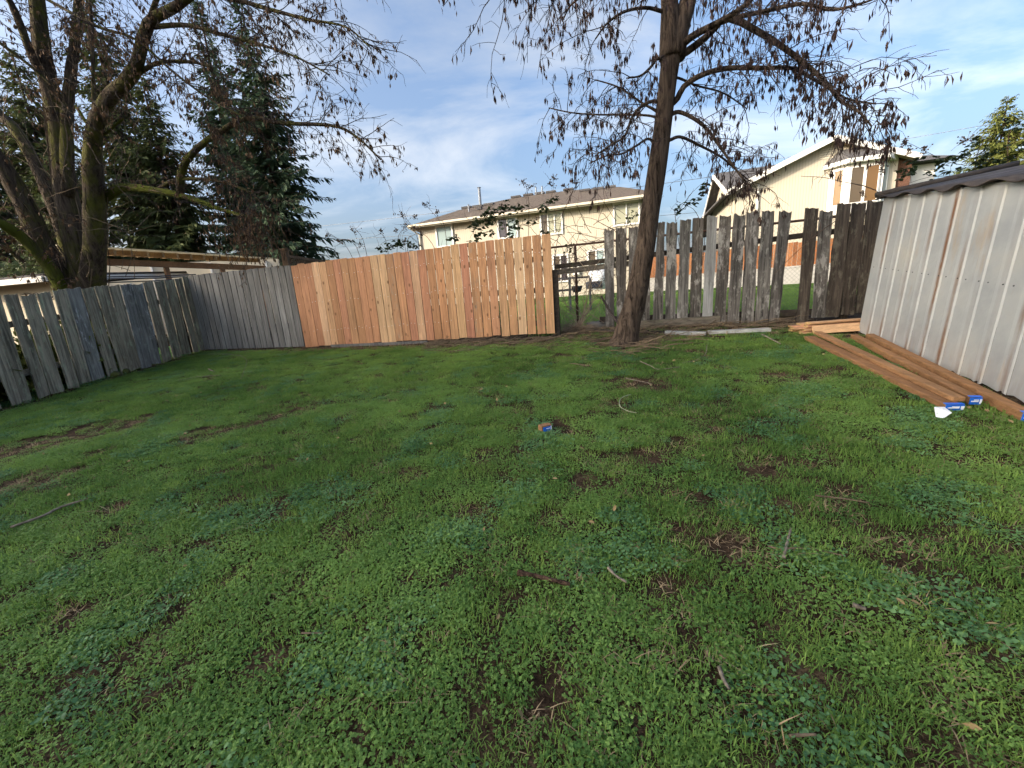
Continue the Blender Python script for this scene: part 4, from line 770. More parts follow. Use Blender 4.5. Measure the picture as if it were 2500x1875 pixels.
bc = W(1462, 690, 18.5); q = MB(); q.tube([bc - (0, 0, .3), bc + (0, 0, .45), bc + (0, 0, .62)], [.42, .48, .30], 14); tag(q.build('white_tub', M['white_plastic'], smooth=True, origin=bc), 'round white tub standing by the wall of the long house', 'tub')

# ---------------------------------------------------------------- trees
def smooth_path(pts, n):
    P = [np.asarray(p, float) for p in pts]; P = [2 * P[0] - P[1]] + P + [2 * P[-1] - P[-2]]; out = []; k = len(P) - 3
    for i in range(n + 1):
        u = i / n * k; j = min(int(u), k - 1); t = u - j; p0, p1, p2, p3 = P[j:j + 4]
        out.append(.5 * ((2 * p1) + (-p0 + p2) * t + (2 * p0 - 5 * p1 + 4 * p2 - p3) * t * t + (-p0 + 3 * p1 - 3 * p2 + p3) * t ** 3))
    return out
def wander(p, d, L, n, droop, jit, r_):
    x, y, z = float(p[0]), float(p[1]), float(p[2]); a, b, c = float(d[0]), float(d[1]), float(d[2]); l = math.sqrt(a * a + b * b + c * c); a /= l; b /= l; c /= l; pts = [np.array((x, y, z))]; g = r_.gauss; h = L / n
    for i in range(n):
        a += g(0, jit); b += g(0, jit); c += g(0, jit) - droop; l = math.sqrt(a * a + b * b + c * c); a /= l; b /= l; c /= l; x += a * h; y += b * h; z += c * h; pts.append(np.array((x, y, z)))
    return pts
def pod(q, p, L, w, r_):
    x, y, z = float(p[0]), float(p[1]), float(p[2]); a = r_.uniform(0, 6.28); u, v = math.cos(a), math.sin(a); e = L * r_.uniform(-.12, .22)
    bx, by, bz = x + u * e - v * L * .06, y + v * e + u * L * .06, z - L * .5; e = L * r_.uniform(-.2, .15); cx, cy, cz = bx + u * e, by + v * e, bz - L * .48; h = w / 2; nx_, ny_ = -v * w * .18, u * w * .18; o = len(q.v)
    q.v += [(x, y, z), (bx + u * h + nx_, by + v * h + ny_, bz), (cx, cy, cz), (bx - u * h + nx_, by - v * h + ny_, bz), (bx + u * h * .9 - nx_, by + v * h * .9 - ny_, bz), (bx - u * h * .9 - nx_, by - v * h * .9 - ny_, bz)]
    q.f += [(o, o + 1, o + 3), (o + 1, o + 2, o + 3), (o, o + 5, o + 4), (o + 4, o + 5, o + 2)]
def spray(tw, pq, path, r_, every, blen, droop, subs, podn, pl, pw, tr=.004, start=.15, end=1.0):
    """side twigs along a limb, their own fine twigs, and the pods hanging from them"""
    seglen = [np.linalg.norm(path[i + 1] - path[i]) for i in range(len(path) - 1)]; tot = sum(seglen); s_ = tot * start
    while s_ < tot * end:
        acc = 0
        for i, l in enumerate(seglen):
            if acc + l >= s_: break
            acc += l
        t = (s_ - acc) / l; p = path[i] + (path[i + 1] - path[i]) * t; d = (path[i + 1] - path[i]) / l
        side = np.array([r_.gauss(0, 1), r_.gauss(0, 1), r_.gauss(0, .7)]); side -= d * (side @ d); side /= np.linalg.norm(side)
        L_ = blen * r_.uniform(.45, 1.25); b_ = wander(p, d * r_.uniform(.3, .9) + side, L_, 6, droop, .16, r_); tw.tube(b_, list(np.linspace(tr, tr * .4, 7)), 4, False)
        for j in range(subs):
            f = r_.uniform(.2, 1.0); k = min(int(f * 6), 5); pp = b_[k] + (b_[k + 1] - b_[k]) * (f * 6 - k); dd = (b_[k + 1] - b_[k]); dd = dd / np.linalg.norm(dd)
            sd_ = np.array([r_.gauss(0, 1), r_.gauss(0, 1), r_.gauss(-.3, .8)]); c_ = wander(pp, dd * .6 + sd_ * .7, L_ * r_.uniform(.18, .42), 4, droop * 1.4, .22, r_); tw.tube(c_, list(np.linspace(tr * .55, tr * .3, 5)), 3, False)
            if r_.random() < .5:
                cs = r_.uniform(.75, 1.15); c0_ = r_.randint(2, 4)
                for m_ in range(r_.randint(1, podn * 2)):
                    kk = c0_ if r_.random() < .75 else r_.randint(1, 4); pod(pq, c_[kk] + np.array([r_.gauss(0, .012), r_.gauss(0, .012), 0]), r_.uniform(*pl) * cs, r_.uniform(*pw) * cs, r_)
        s_ += every * r_.uniform(.5, 1.5)

# the bare tree in front of the old pickets
M['bark'] = bark('furrowed_bark', (.010, .007, .005), (.105, .077, .056)); M['twig'] = plain('dark_twig', (.045, .032, .027), .9, .3, 12); M['pod'] = leafmat('dry_pods', (.028, .017, .018), (.085, .05, .035), .2, .7)
tr = thing('locust_tree', TREE_B, 'bare leaning tree hung with dark seed pods before the old pickets', 'tree')
r2 = random.Random(21); YT = float(TREE_B[1])
def z5(x, y): return 1150 + x / 2.107, y / 2.107
def zp(pts, y0, y1):
    n = len(pts); return [W(*z5(*p), y0 + (y1 - y0) * i / (n - 1)) for i, p in enumerate(pts)]
tp = [(1524, 846, 45), (1528, 825, 33), (1537, 780, 28.5), (1550, 735, 27), (1575, 608, 25.5), (1588, 513, 25.5), (1598, 451, 26), (1615, 332, 26), (1626, 237, 27), (1637, 150, 30), (1642, 110, 27)]
path = [W(x, y, YT) for x, y, w in tp]; sm = smooth_path(path, 44); rad = np.interp(np.linspace(0, 1, 45), np.linspace(0, 1, len(tp)), [w / F_PX * rpx(p) * .985 for (x, y, w), p in zip(tp, path)])
q = MB(); NS = 22; q.tube([sm[0] - (0, 0, .12)] + sm, [rad[0] * 1.25] + list(rad), NS)
for i, v in enumerate(q.v):                  # furrowed, flared trunk
    ring, k = divmod(i, NS)
    if ring >= len(sm) + 1: continue
    c_ = sm[max(0, ring - 1)]; d_ = np.array(v) - c_; nn = mnoise.noise((k * 1.7, ring * .35, 0)) * .035 + mnoise.noise((k * .55, ring * .12, 4)) * .05 * (1 + 3 * max(0, 1 - ring / 5)); q.v[i] = tuple(c_ + d_ * (1 + nn))
q.build('trunk', M['bark'], tr, True)
for sx_, r0_ in ((1634, 18), (1680, 18)):
    P = [W(1637 + (sx_ - 1637) * .2, 142, YT), W((1637 + sx_) / 2, 75, YT), W(sx_, 0, YT), W(sx_ + (sx_ - 1650) * .9, -120, YT), W(sx_ + (sx_ - 1650) * 2.2, -330, YT)]; S = smooth_path(P, 16)
    q = MB(); q.tube(S, list(np.linspace(r0_ * 1.15, 9, 17) / F_PX * 6.2), 12); q.build('stem', M['bark'], tr, True)
LIMBS = [([(1070, 240), (1150, 180), (1300, 100), (1420, 20), (1490, -60), (1560, -160)], 15, 0, -1.0), ([(1095, 275), (1210, 190), (1320, 95), (1480, 165), (1600, 240), (1720, 330), (1830, 430), (1900, 520), (1990, 570), (2060, 650)], 13, 0, -1.3),
         ([(1055, 515), (1100, 440), (1200, 380), (1330, 350), (1500, 350), (1650, 350), (1750, 400), (1850, 460), (1940, 510), (2085, 535)], 11, 0, -.7), ([(1045, 580), (1110, 590), (1200, 650), (1270, 740), (1340, 840), (1400, 920), (1440, 955)], 8, 0, -.5),
         ([(1025, 720), (1080, 705), (1180, 750), (1290, 810), (1370, 880), (1440, 935)], 7, 0, .5), ([(945, 520), (880, 545), (830, 600), (790, 700), (720, 745), (640, 800)], 7, 0, -.5), ([(935, 560), (880, 530), (760, 450), (640, 410)], 5.5, 0, .4),
         ([(920, 715), (850, 750), (780, 790), (700, 800), (610, 840)], 5, 0, -.3), ([(965, 300), (920, 350), (870, 390), (800, 402)], 7, 0, -.3), ([(1330, 95), (1500, 60), (1700, 20), (1850, 50), (2000, 20), (2130, -30)], 7, -.3, -1.2), ([(1010, -140), (760, -170), (480, -110), (250, -70), (60, -60)], 11, 0, -1.2),
         ([(990, 60), (900, 40), (790, 60), (700, 120), (640, 200)], 6, 0, -.6), ([(1030, -60), (850, -90), (650, -60), (520, 20), (470, 110)], 8, 0, .6), ([(1110, 20), (1180, -60), (1350, -120), (1600, -130), (1850, -60)], 11, 0, .8), ([(940, 600), (820, 590), (660, 590), (520, 580), (400, 555)], 4.5, 0, .6), ([(1060, 400), (1160, 440), (1300, 480), (1420, 560)], 5, 0, .7)]
tw, pq = MB(), MB()
for pts, w0, ya, yb in LIMBS:
    Z_ = zp(pts, YT + ya, YT + yb); k_ = int(np.argmin([np.linalg.norm(c_ - Z_[0]) for c_ in sm])); S = smooth_path(([sm[max(0, k_ - 1)]] if ya == 0 and pts[0][1] > 230 else []) + Z_, 26); q = MB(); q.tube(S, list(np.linspace(w0 * .66, 1.3, 27) / F_PX * 5.4), 8); q.build('branch', M['bark'], tr, True)
    big = w0 > 9.5
    spray(tw, pq, S, r2, .07 if not big else .06, .72 if big else .58, .10, 8, 3, (.065, .115), (.014, .023), .0052, .2)
S = smooth_path(zp([(1720, 330), (1830, 420), (1930, 480), (2060, 560), (2090, 650)], YT - .8, YT - 1.2), 14); spray(tw, pq, S, r2, .05, .42, .18, 6, 5, (.06, .12), (.015, .023), .005, .1)
kind(tw.build('twigs', M['twig'], tr), 'stuff'); kind(pq.build('seed_pods', M['pod'], tr), 'stuff')
q = MB(); B0 = TREE_B + (.02, .02, 0)
q = MB(); A = G(1478, 770) ; A = FP(*z4(600, 860), RF0, RF1) - n_ * -.15; q.tube(smooth_path([A, FP(*z4(660, 960), RF0, RF1) + n_ * .25, W(*z4(735, 1090), YT + .3)], 6), [.018] * 7, 7); q.build('broken_branch', M['twig'], tr, True)

# the mossy many-stemmed tree behind the left pickets
M['bark_moss'] = bark('mossy_bark', (.022, .016, .012), (.085, .066, .05), (.10, .105, .018), .35); M['bark_moss2'] = bark('very_mossy_bark', (.022, .018, .01), (.075, .065, .035), (.085, .10, .014), 1.0); M['pod2'] = leafmat('brown_dry_leaves', (.06, .035, .02), (.20, .125, .07), .25, .8)
lb = W(205, 740, 8.6); lb[2] = gz(lb[0], lb[1]); lt2 = thing('mossy_tree', lb, 'big many-stemmed mossy tree with vines behind the left pickets', 'tree'); Y2 = 8.6
ST = [([(222, 800), (225, 705), (232, 600), (230, 480), (226, 400), (232, 310), (265, 240), (325, 178), (362, 60), (430, 16), (520, -60)], 34, 12, 0, -1.2, 'bark_moss'), ([(205, 800), (199, 663), (163, 482), (139, 301), (108, 150), (90, 0), (70, -160)], 33, 21, 0, .2, 'bark_moss'), ([(165, 480), (163, 300), (165, 241), (181, 120), (193, 0), (205, -160)], 18, 13, 0, .5, 'bark_moss'),
      ([(125, 225), (80, 140), (40, 36), (0, -40)], 14, 10, .1, -.4, 'bark_moss'), ([(200, 810), (157, 693), (108, 603), (36, 452), (-15, 375), (-90, 250)], 32, 24, 0, -.6, 'bark_moss'), ([(195, 820), (139, 681), (72, 597), (18, 555), (-40, 530)], 19, 15, -.2, -1.2, 'bark_moss2'), ([(190, 800), (172, 645), (145, 542), (96, 422), (40, 320), (-10, 270), (-80, 160)], 20, 14, .2, .8, 'bark_moss'),
      ([(232, 500), (262, 478), (301, 458), (374, 464), (458, 482), (542, 512), (612, 532)], 17, 3.5, 0, -.8, 'bark_moss2'), ([(440, 472), (446, 410), (482, 362), (542, 319), (603, 289), (693, 301), (814, 307), (874, 337), (930, 390)], 11, 2, -.5, -1.6, 'bark_moss'), ([(300, 205), (340, 178), (386, 154), (458, 150), (520, 165)], 9, 3, -.6, -1.2, 'bark_moss'), ([(362, 66), (458, 62), (542, 84), (633, 108), (723, 139), (805, 183)], 8, 1.8, -.9, -1.8, 'bark_moss'),
      ([(470, -20), (578, 0), (663, 24), (753, 48), (844, 66), (906, 118)], 8, 1.5, -1.1, -2.0, 'bark_moss'), ([(100, -10), (150, 18), (241, 66), (331, 96), (422, 175), (512, 241), (590, 283)], 6, 2, -.5, -1.7, 'bark_moss'), ([(232, 270), (229, 241), (226, 120), (220, 0), (214, -120)], 7, 4, .1, .3, 'bark_moss'), ([(0, 105), (60, 150), (130, 210)], 6, 4, -.5, -.2, 'bark_moss'), ([(350, 110), (368, 40), (400, -30), (480, -90), (640, -120), (820, -60)], 9, 3, -.8, -1.8, 'bark_moss'), ([(185, 260), (240, 330), (300, 290)], 5, 3, -.3, -.6, 'bark_moss2'),
      ([(60, 640), (0, 600), (-60, 590)], 6, 4, -.5, -.8, 'bark_moss'), ([(380, 465), (430, 440), (520, 440), (610, 470), (660, 520)], 6, 2, -.4, -1.0, 'bark_moss')]
r3 = random.Random(5); tw, pq, vn = MB(), MB(), MB()
for i, (pts, w0, w1, ya, yb, mt) in enumerate(ST):
    n = len(pts); S = smooth_path([W(x, y, Y2 + ya + (yb - ya) * k / (n - 1)) for k, (x, y) in enumerate(pts)], 30); rr_ = np.linspace(w0, w1, 31) * np.array([1 + .1 * mnoise.noise((i * 7.7, k * .5, 0)) for k in range(31)]); q = MB()
    ns = 14 if w0 > 12 else 9; q.tube(S, [1.15 * a * rpx(p) / F_PX for a, p in zip(rr_, S)], ns)
    for j, v in enumerate(q.v):
        ring, k = divmod(j, ns)
        if ring < len(S): c_ = S[ring]; q.v[j] = tuple(c_ + (np.array(v) - c_) * (1 + .16 * mnoise.noise((k * 1.3, ring * .3, i * 3.3))))
    q.build('stem' if i < 7 else 'branch', M[mt], lt2, True)
    if w0 > 15 and i != 5:
        spray(tw, pq, S, r3, .12, .8, .015, 5, 3, (.05, .09), (.015, .024), .006, .25)
        for k in range(9):                   # vines and shoots clinging to the stems
            o = np.array([r3.gauss(0, 1), r3.gauss(0, 1), 0]); o /= np.linalg.norm(o); s0 = r3.uniform(0, .3); s1 = min(1, s0 + r3.uniform(.3, .8)); vp = []
            for f in np.linspace(s0, s1, 12): p = S[int(f * 30)]; a = rr_[int(f * 30)] * rpx(p) / F_PX; vp.append(p + o * a * r3.uniform(.95, 1.25) + np.array([r3.gauss(0, .02), r3.gauss(0, .02), 0]))
            vn.tube(smooth_path(vp, 24), list(np.linspace(.012, .005, 25)), 4, False)
    else: spray(tw, pq, S, r3, .06, .75, .07, 7, 4, (.055, .095), (.016, .026), .0068, .12)
for k in range(150):                         # fine shoots between the stems
    p = W(r3.uniform(-20, 330), r3.uniform(250, 690), Y2 + r3.uniform(-.5, .6)); b_ = wander(p, (r3.gauss(0, .6), r3.gauss(0, .5), r3.uniform(.2, 1.4)), r3.uniform(.5, 1.5), 8, .01, .13, r3); vn.tube(b_, list(np.linspace(.007, .003, 9)), 3, False)
for k in range(260):                         # brown leaf clusters caught on the low limb
    p = W(r3.gauss(610, 45), r3.gauss(560, 38), Y2 - .8 + r3.uniform(-.3, .3)); c_ = wander(p, (r3.gauss(0, .5), r3.gauss(0, .5), -1), .25, 3, .1, .2, r3); tw.tube(c_, [.004, .003, .003, .002], 3, False)
    for _ in range(4): pod(pq, c_[r3.randint(0, 3)], r3.uniform(.06, .1), r3.uniform(.015, .026), r3)
M['vine'] = plain('pale_vine', (.15, .11, .07), .9, .3, 12)
kind(tw.build('twigs', M['twig'], lt2), 'stuff'); kind(pq.build('dry_leaves', M['pod2'], lt2), 'stuff'); kind(vn.build('vines', M['vine'], lt2), 'stuff')

# conifers
def conifer(base, H, R, label, mat, seed, dens=1.0, low=.06, drop=.35, name='conifer_tree', group='tall dark conifers on the left', spc=.0175, skip=.14):
    r_ = random.Random(seed); nrc = np.random.RandomState(seed); t = thing(name, base, label, 'tree', group); q = MB(); base = np.asarray(base, float)
    q.tube([base - (0, 0, .5), base + (0, 0, H * .5), base + (0, 0, H)], [H * .016, H * .009, .02], 8); q.build('trunk', M['bark'], t, True); q = MB(); br = MB(); z = H * low
    while z < H * .995:
        f = z / H; prof = (1 - f) ** .66 * R * (1.0 if f > .15 else .75 + f * 1.6); nbr = max(4, int(7 * dens * (1 if f < .8 else .8))); a0 = r_.uniform(0, 6.28)
        for k in range(nbr):
            a = a0 + 6.283 * k / nbr + r_.gauss(0, .25); L_ = prof * (r_.uniform(.5, 1.0) if r_.random() < .75 else r_.uniform(1.0, 1.3)) + .15
            if r_.random() < skip: continue
            dirv = np.array([math.cos(a), math.sin(a), 0]); sd_ = np.array([-dirv[1], dirv[0], 0]); p0 = base + (0, 0, z + r_.gauss(0, .12)); ns = max(5, int(L_ * 5.2)); up = .25 * (f - .35); pts = []
            for i in range(ns + 1):
                u = i / ns; pts.append(p0 + dirv * L_ * u + (0, 0, L_ * (up * u - drop * u * u * (1.1 - f) + (.16 * u ** 3))))
            br.tube([pts[0], pts[ns // 2], pts[-1]], [.05 * (1 - f) + .012, .03 * (1 - f) + .01, .006], 4, False)
            m3 = 3 * ns; U = np.repeat(np.arange(1, ns + 1) / ns, 3); SG = np.tile((-1., 1., 0.), ns); Pp = np.repeat(np.array(pts[1:]), 3, 0)
            WL = (.34 + .5 * (1 - U)) * min(1.0, L_ * .33 + .25) * nrc.uniform(.6, 1.35, m3); Dd = dirv * nrc.uniform(.35, .9, m3)[:, None] + sd_ * (SG * nrc.uniform(.5, 1, m3))[:, None]; Dd[:, 2] += nrc.uniform(-.55, -.05, m3) - np.where(SG == 0, .5, 0); Dd /= np.linalg.norm(Dd, axis=1)[:, None]
            Rn = np.stack((nrc.normal(0, .5, m3), nrc.normal(0, .5, m3), np.ones(m3)), 1); Ww = np.cross(Dd, Rn); Ww /= np.linalg.norm(Ww, axis=1)[:, None] + 1e-6; ww = (WL * nrc.uniform(.13, .22, m3))[:, None]; WL = WL[:, None]; Mi = Pp + Dd * WL * .45; Mi[:, 2] += nrc.uniform(-.02, .06, m3)
            VV = np.stack((Pp, Mi + Ww * ww, Pp + Dd * WL, Mi - Ww * ww), 1).reshape(-1, 3); o = len(q.v); q.v += list(map(tuple, VV.tolist())); q.f += [(o + 4 * i, o + 4 * i + 1, o + 4 * i + 2, o + 4 * i + 3) for i in range(m3)]
        z += H * spc * r_.uniform(.7, 1.3) / max(.6, dens)
    br.build('boughs', M['bark'], t); kind(t.children[-1], 'stuff'); kind(q.build('crown', mat, t), 'stuff'); return t
M['fir'] = leafmat('fir_needles', (.024, .046, .028), (.075, .115, .062), .18, .7, None, .15); M['fir2'] = leafmat('spruce_needles', (.035, .055, .022), (.12, .14, .05), .2, .7, None, .15); M['fir_lit'] = leafmat('sun_tinted_needles', (.07, .095, .022), (.19, .20, .055), .25, .7, None, .15)  # fir_lit: warm sunlight painted into the needle colour
def con(px, py_top, y, R, label, mat, seed, **kw):
    t_ = W(px, py_top, y); z0 = gz(t_[0], t_[1]) - .3; conifer((t_[0], t_[1], z0), t_[2] - z0, R, label, mat, seed, **kw)
con(584, -12, 27, 4.0, 'rightmost tall dark conifer, its narrow tip above the patio cover', M['fir'], 1, dens=1.0, drop=.32)
con(480, -10, 30, 3.4, 'tall conifer just left of the rightmost one', M['fir'], 2, dens=1.1)
con(340, 170, 26, 3.3, 'conifer in the middle of the left group, behind the forked stem', M['fir2'], 3)
con(195, -60, 31, 4.2, 'conifer straight behind the mossy tree', M['fir2'], 4)
con(25, 120, 24, 4.0, 'dark conifer at the left edge of the picture', M['fir2'], 5)
con(-150, 40, 26, 5, 'conifer beyond the left edge of the picture', M['fir'], 8, dens=.9)
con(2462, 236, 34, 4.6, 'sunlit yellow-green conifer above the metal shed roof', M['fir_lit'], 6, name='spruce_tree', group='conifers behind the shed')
# unseen belt of conifers, added towards the sun to keep the yard in shade
lat_v = np.array([-SUN_H[1], SUN_H[0]]); proto = None; r8 = random.Random(77)
for row, (al, lats) in enumerate(((37.0, np.arange(-4.5, 9.1, 2.6)), (41.0, np.arange(-6.0, 9.2, 2.9)))):
    for la in lats:
        xy = SUN_H * (al + r8.uniform(-.8, .8)) - lat_v * (la + r8.uniform(-.4, .4)); p = (xy[0], xy[1], gz(xy[0], xy[1]) - .3)
        if proto is None:
            conifer(p, 21.5, 5.0, 'tall conifer added out of frame to shade the yard', M['fir'], 91, dens=1.25, spc=.0125, skip=.05, name='shade_conifer', group='belt of conifers added out of frame for shade'); proto = [o for o in scene.collection.objects if o.name.startswith('shade_conifer')][0]; continue
        c_ = proto.copy(); scene.collection.objects.link(c_); c_.location = p; c_.rotation_euler[2] = r8.uniform(0, 6.28); k_ = r8.uniform(.93, 1.06); c_.scale = (1, 1, k_)
        for ch in proto.children: d_ = ch.copy(); scene.collection.objects.link(d_); d_.parent = c_
# dark shrubs closing the view under the conifers
def shrub(px, py, y, rx, rz, label, seed, mat='fir2', name='shrub'):
    r_ = random.Random(seed); c0 = W(px, py, y); c0[2] = gz(c0[0], c0[1]); t = thing(name, c0, label, 'shrub', 'shrubs along the far boundary'); q, br = MB(), MB()
    for k in range(int(900)):
        v = np.array([r_.gauss(0, 1), r_.gauss(0, 1), r_.gauss(0, 1)]); v /= np.linalg.norm(v); f = r_.uniform(.5, 1) * (1 + .25 * mnoise.noise(tuple(v * 2.2 + seed))); p = c0 + V3(v[0] * rx * f, v[1] * rx * f, rz * .55 + v[2] * rz * .55 * f)
        for _ in range(5):
            d_ = np.array([r_.gauss(0, 1), r_.gauss(0, 1), r_.gauss(0, 1)]); d_ /= np.linalg.norm(d_); w_ = np.cross(d_, v + .1); w_ /= (np.linalg.norm(w_) + 1e-6); o = p + d_ * r_.uniform(0, .25); l = r_.uniform(.08, .16); q.add([o, o + d_ * l * .5 + w_ * l * .35, o + d_ * l, o + d_ * l * .5 - w_ * l * .35], [(0, 1, 2, 3)])
    for k in range(14): br.tube(wander(c0, (r_.gauss(0, .6), r_.gauss(0, .6), 1), rz * .8, 5, 0, .12, r_), [.03, .025, .02, .015, .01, .006], 4, False)
    br.build('stems', M['twig'], t); kind(t.children[-1], 'stuff'); kind(q.build('foliage', M[mat], t), 'stuff')
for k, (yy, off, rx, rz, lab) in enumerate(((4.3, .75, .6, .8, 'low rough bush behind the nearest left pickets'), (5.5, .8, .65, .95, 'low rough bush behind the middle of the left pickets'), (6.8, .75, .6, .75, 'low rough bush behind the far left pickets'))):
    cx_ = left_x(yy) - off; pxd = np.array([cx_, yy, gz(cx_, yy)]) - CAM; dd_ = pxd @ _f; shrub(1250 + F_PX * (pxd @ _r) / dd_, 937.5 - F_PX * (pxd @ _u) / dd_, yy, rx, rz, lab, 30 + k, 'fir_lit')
shrub(60, 700, 15, 2.6, 3.0, 'dark dense shrub at the far left behind the pickets', 11); shrub(-120, 700, 12.5, 2.4, 2.6, 'dark shrub beyond the left edge of the picture', 12); shrub(620, 700, 20, 2.8, 3.2, 'dark shrub under the rightmost conifer', 13, 'fir'); shrub(180, 700, 21, 3, 3.4, 'dark shrub behind the trunk of the mossy tree', 14)

# ---------------------------------------------------------------- brambles and small growth
M['cane_pale'] = plain('bleached_cane', (.30, .225, .15), .8, .3, 10)
M['cane'] = plain('bramble_cane', (.10, .065, .045), .8, .3, 10); M['bleaf'] = leafmat('bramble_leaf', (.018, .035, .018), (.055, .075, .03), .25, .5)
def leaf(q, p, d, L_, w, r_):
    d = np.asarray(d, float); d /= np.linalg.norm(d); s_ = np.cross(d, (r_.gauss(0, .5), r_.gauss(0, .5), 1)); s_ /= (np.linalg.norm(s_) + 1e-6); up = np.cross(s_, d); q.add([p, p + d * L_ * .3 + s_ * w * .45 + up * w * .12, p + d * L_ * .65 + s_ * w * .42 + up * w * .1, p + d * L_, p + d * L_ * .65 - s_ * w * .42 + up * w * .1, p + d * L_ * .3 - s_ * w * .45 + up * w * .12, p + d * L_ * .5 - up * w * .05], [(0, 1, 6), (1, 2, 6), (2, 3, 6), (3, 4, 6), (4, 5, 6), (5, 0, 6)])
def bramble(base, label, canes, clusters, heads, seed, rad=.006, name='bramble', mat='cane'):
    """canes: point lists; clusters: (point, count, spread); heads: tips carrying dry seed heads"""
    r_ = random.Random(seed); t = thing(name, base, label, 'bramble', 'brambles along the back fence')
    for c_ in canes:
        S = smooth_path(c_, 16); q = MB(); q.tube(S, list(np.linspace(rad, rad * .35, 17)), 5, False)
        for k in range(5): i = r_.randint(4, 15); q.tube(wander(S[i], (r_.gauss(0, 1), r_.gauss(0, .6), r_.gauss(.2, .7)), r_.uniform(.1, .35), 4, .02, .2, r_), [rad * .5, rad * .4, rad * .35, rad * .3, rad * .2], 3, False)
        q.build('cane', M[mat], t)
    if clusters:
        q = MB()
        for p, n, sp_ in clusters:
            for _ in range(n):
                o = p + np.array([r_.gauss(0, sp_), r_.gauss(0, sp_ * .6), r_.gauss(0, sp_ * .6)]); a = r_.uniform(0, 6.28)
                for k in (-1, 0, 1): leaf(q, o, (math.cos(a + k * 1.1), math.sin(a + k * 1.1) * .7, r_.uniform(-.7, .3)), r_.uniform(.045, .08), r_.uniform(.04, .06), r_)
        kind(q.build('foliage', M['bleaf'], t), 'stuff')
    if heads:
        q = MB()
        for p, dirv in heads:
            for _ in range(22):
                u = r_.random(); o = p + np.asarray(dirv) * u; e = o + np.array([r_.gauss(0, .045), r_.gauss(0, .03), r_.gauss(.01, .035)]) * (1.2 - u); q.tube([o, e], .0016, 3, False); q.box(e, V3(.006, 0, 0), V3(0, .006, 0), V3(0, 0, .007))
            q.tube([p - np.asarray(dirv) * .3, p + np.asarray(dirv)], .0025, 3, False)
        kind(q.build('seed_heads', M['cane'], t), 'stuff')
def z3(x, y): return 680 + x / 2.765, 380 + y / 2.765
def Z3(x, y, d=.35):                         # just behind the cedar boards
    return FP(*z3(x, y), NF0, NF1, -d)
def gbase(p): return V3(p[0], p[1], gz(p[0], p[1]))
for k, (lab, canes, cl_, hd) in enumerate([
    ('thin bare bramble shoots above the left third of the cedar boards', [[(600, 760), (540, 650), (400, 560), (330, 545)], [(610, 760), (590, 640), (520, 500), (480, 470)], [(600, 760), (480, 650), (370, 610)]], [], [((330, 545), (-.02, 0, .02)), ((420, 590), (-.05, 0, .05)), ((510, 520), (-.04, 0, .07)), ((560, 610), (-.02, 0, .05))]),
    ('bramble with dark leaves and tall seed heads above the cedar boards', [[(760, 760), (740, 650), (690, 520), (690, 515)], [(780, 760), (800, 620), (850, 480), (830, 380)], [(900, 760), (860, 640), (750, 570), (660, 620)], [(960, 760), (950, 640), (860, 420), (820, 400)], [(900, 750), (870, 600), (940, 590), (990, 640)]], [((740, 620), 13, .06), ((800, 600), 13, .06), ((860, 600), 12, .06), ((920, 610), 9, .05), ((690, 630), 6, .04)], [((840, 420), (-.03, 0, .1)), ((860, 500), (0, 0, .1)), ((910, 420), (.06, 0, .03)), ((790, 520), (.02, 0, .06)), ((700, 520), (-.03, 0, .05)), ((850, 590), (.03, 0, .08))]),
    ('bramble with a tall bare flower stalk in front of the long house', [[(1160, 760), (1130, 540), (1070, 420), (980, 320)], [(1100, 760), (1060, 640), (900, 480), (850, 440)]], [((1200, 555), 6, .05), ((1160, 570), 4, .04)], [((1060, 390), (.03, 0, .03)), ((1000, 340), (-.05, 0, .04)), ((930, 500), (-.05, 0, .05)), ((960, 540), (.02, 0, .06))]),
    ('large leafy bramble arching over the right half of the cedar boards', [[(1600, 760), (1600, 540), (1700, 470), (1850, 450), (2000, 500), (2150, 620)], [(1560, 760), (1480, 480), (1380, 420), (1340, 470), (1290, 560)], [(1720, 760), (1690, 420), (1680, 250), (1660, 180)], [(1760, 760), (1800, 440), (1850, 250), (1855, 140)], [(1500, 760), (1520, 450), (1640, 380), (1780, 330), (1860, 280)], [(1820, 760), (1900, 480), (1960, 300), (2010, 190)], [(1300, 760), (1330, 560), (1420, 400)], [(1650, 700), (1760, 540), (1900, 420), (1990, 240)]],
     [((1400, 400), 16, .07), ((1330, 480), 16, .07), ((1450, 370), 13, .06), ((1530, 370), 14, .06), ((1630, 350), 10, .05), ((1790, 345), 9, .045), ((1850, 300), 9, .05), ((1420, 440), 14, .07), ((1340, 545), 12, .05), ((1430, 525), 7, .04), ((1540, 470), 9, .06), ((1620, 470), 8, .05), ((1560, 520), 8, .06), ((1300, 600), 8, .05), ((1710, 450), 5, .04), ((1800, 530), 5, .05)],
     [((1650, 190), (-.02, 0, .05)), ((1690, 215), (.04, 0, .02)), ((1855, 170), (0, 0, .06)), ((1840, 205), (-.03, 0, .03)), ((1940, 215), (-.04, 0, .03)), ((2005, 195), (.02, 0, .04)), ((1490, 360), (.04, 0, .06)), ((1730, 440), (.05, 0, .02)), ((1950, 260), (.01, 0, .05))])]):
    b0 = gbase(Z3(*canes[0][0])); cc = [[b0 + (0.1 * (i - 1), .05, 0)] + [Z3(x, y, .35 + .08 * (i % 3)) for x, y in c_[1:]] for i, c_ in enumerate(canes)]
    bramble(b0, lab, cc, [(Z3(*p, d=.33), n, s_) for p, n, s_ in cl_], [(Z3(*p), d_) for p, d_ in hd], 40 + k)
def ZA(x, y, d=.2): return FP(1700 + x / 3.687, 320 + y / 3.687, RF0, RF1, -d)
def ZX(x, y, yy): return W(x, y, yy)
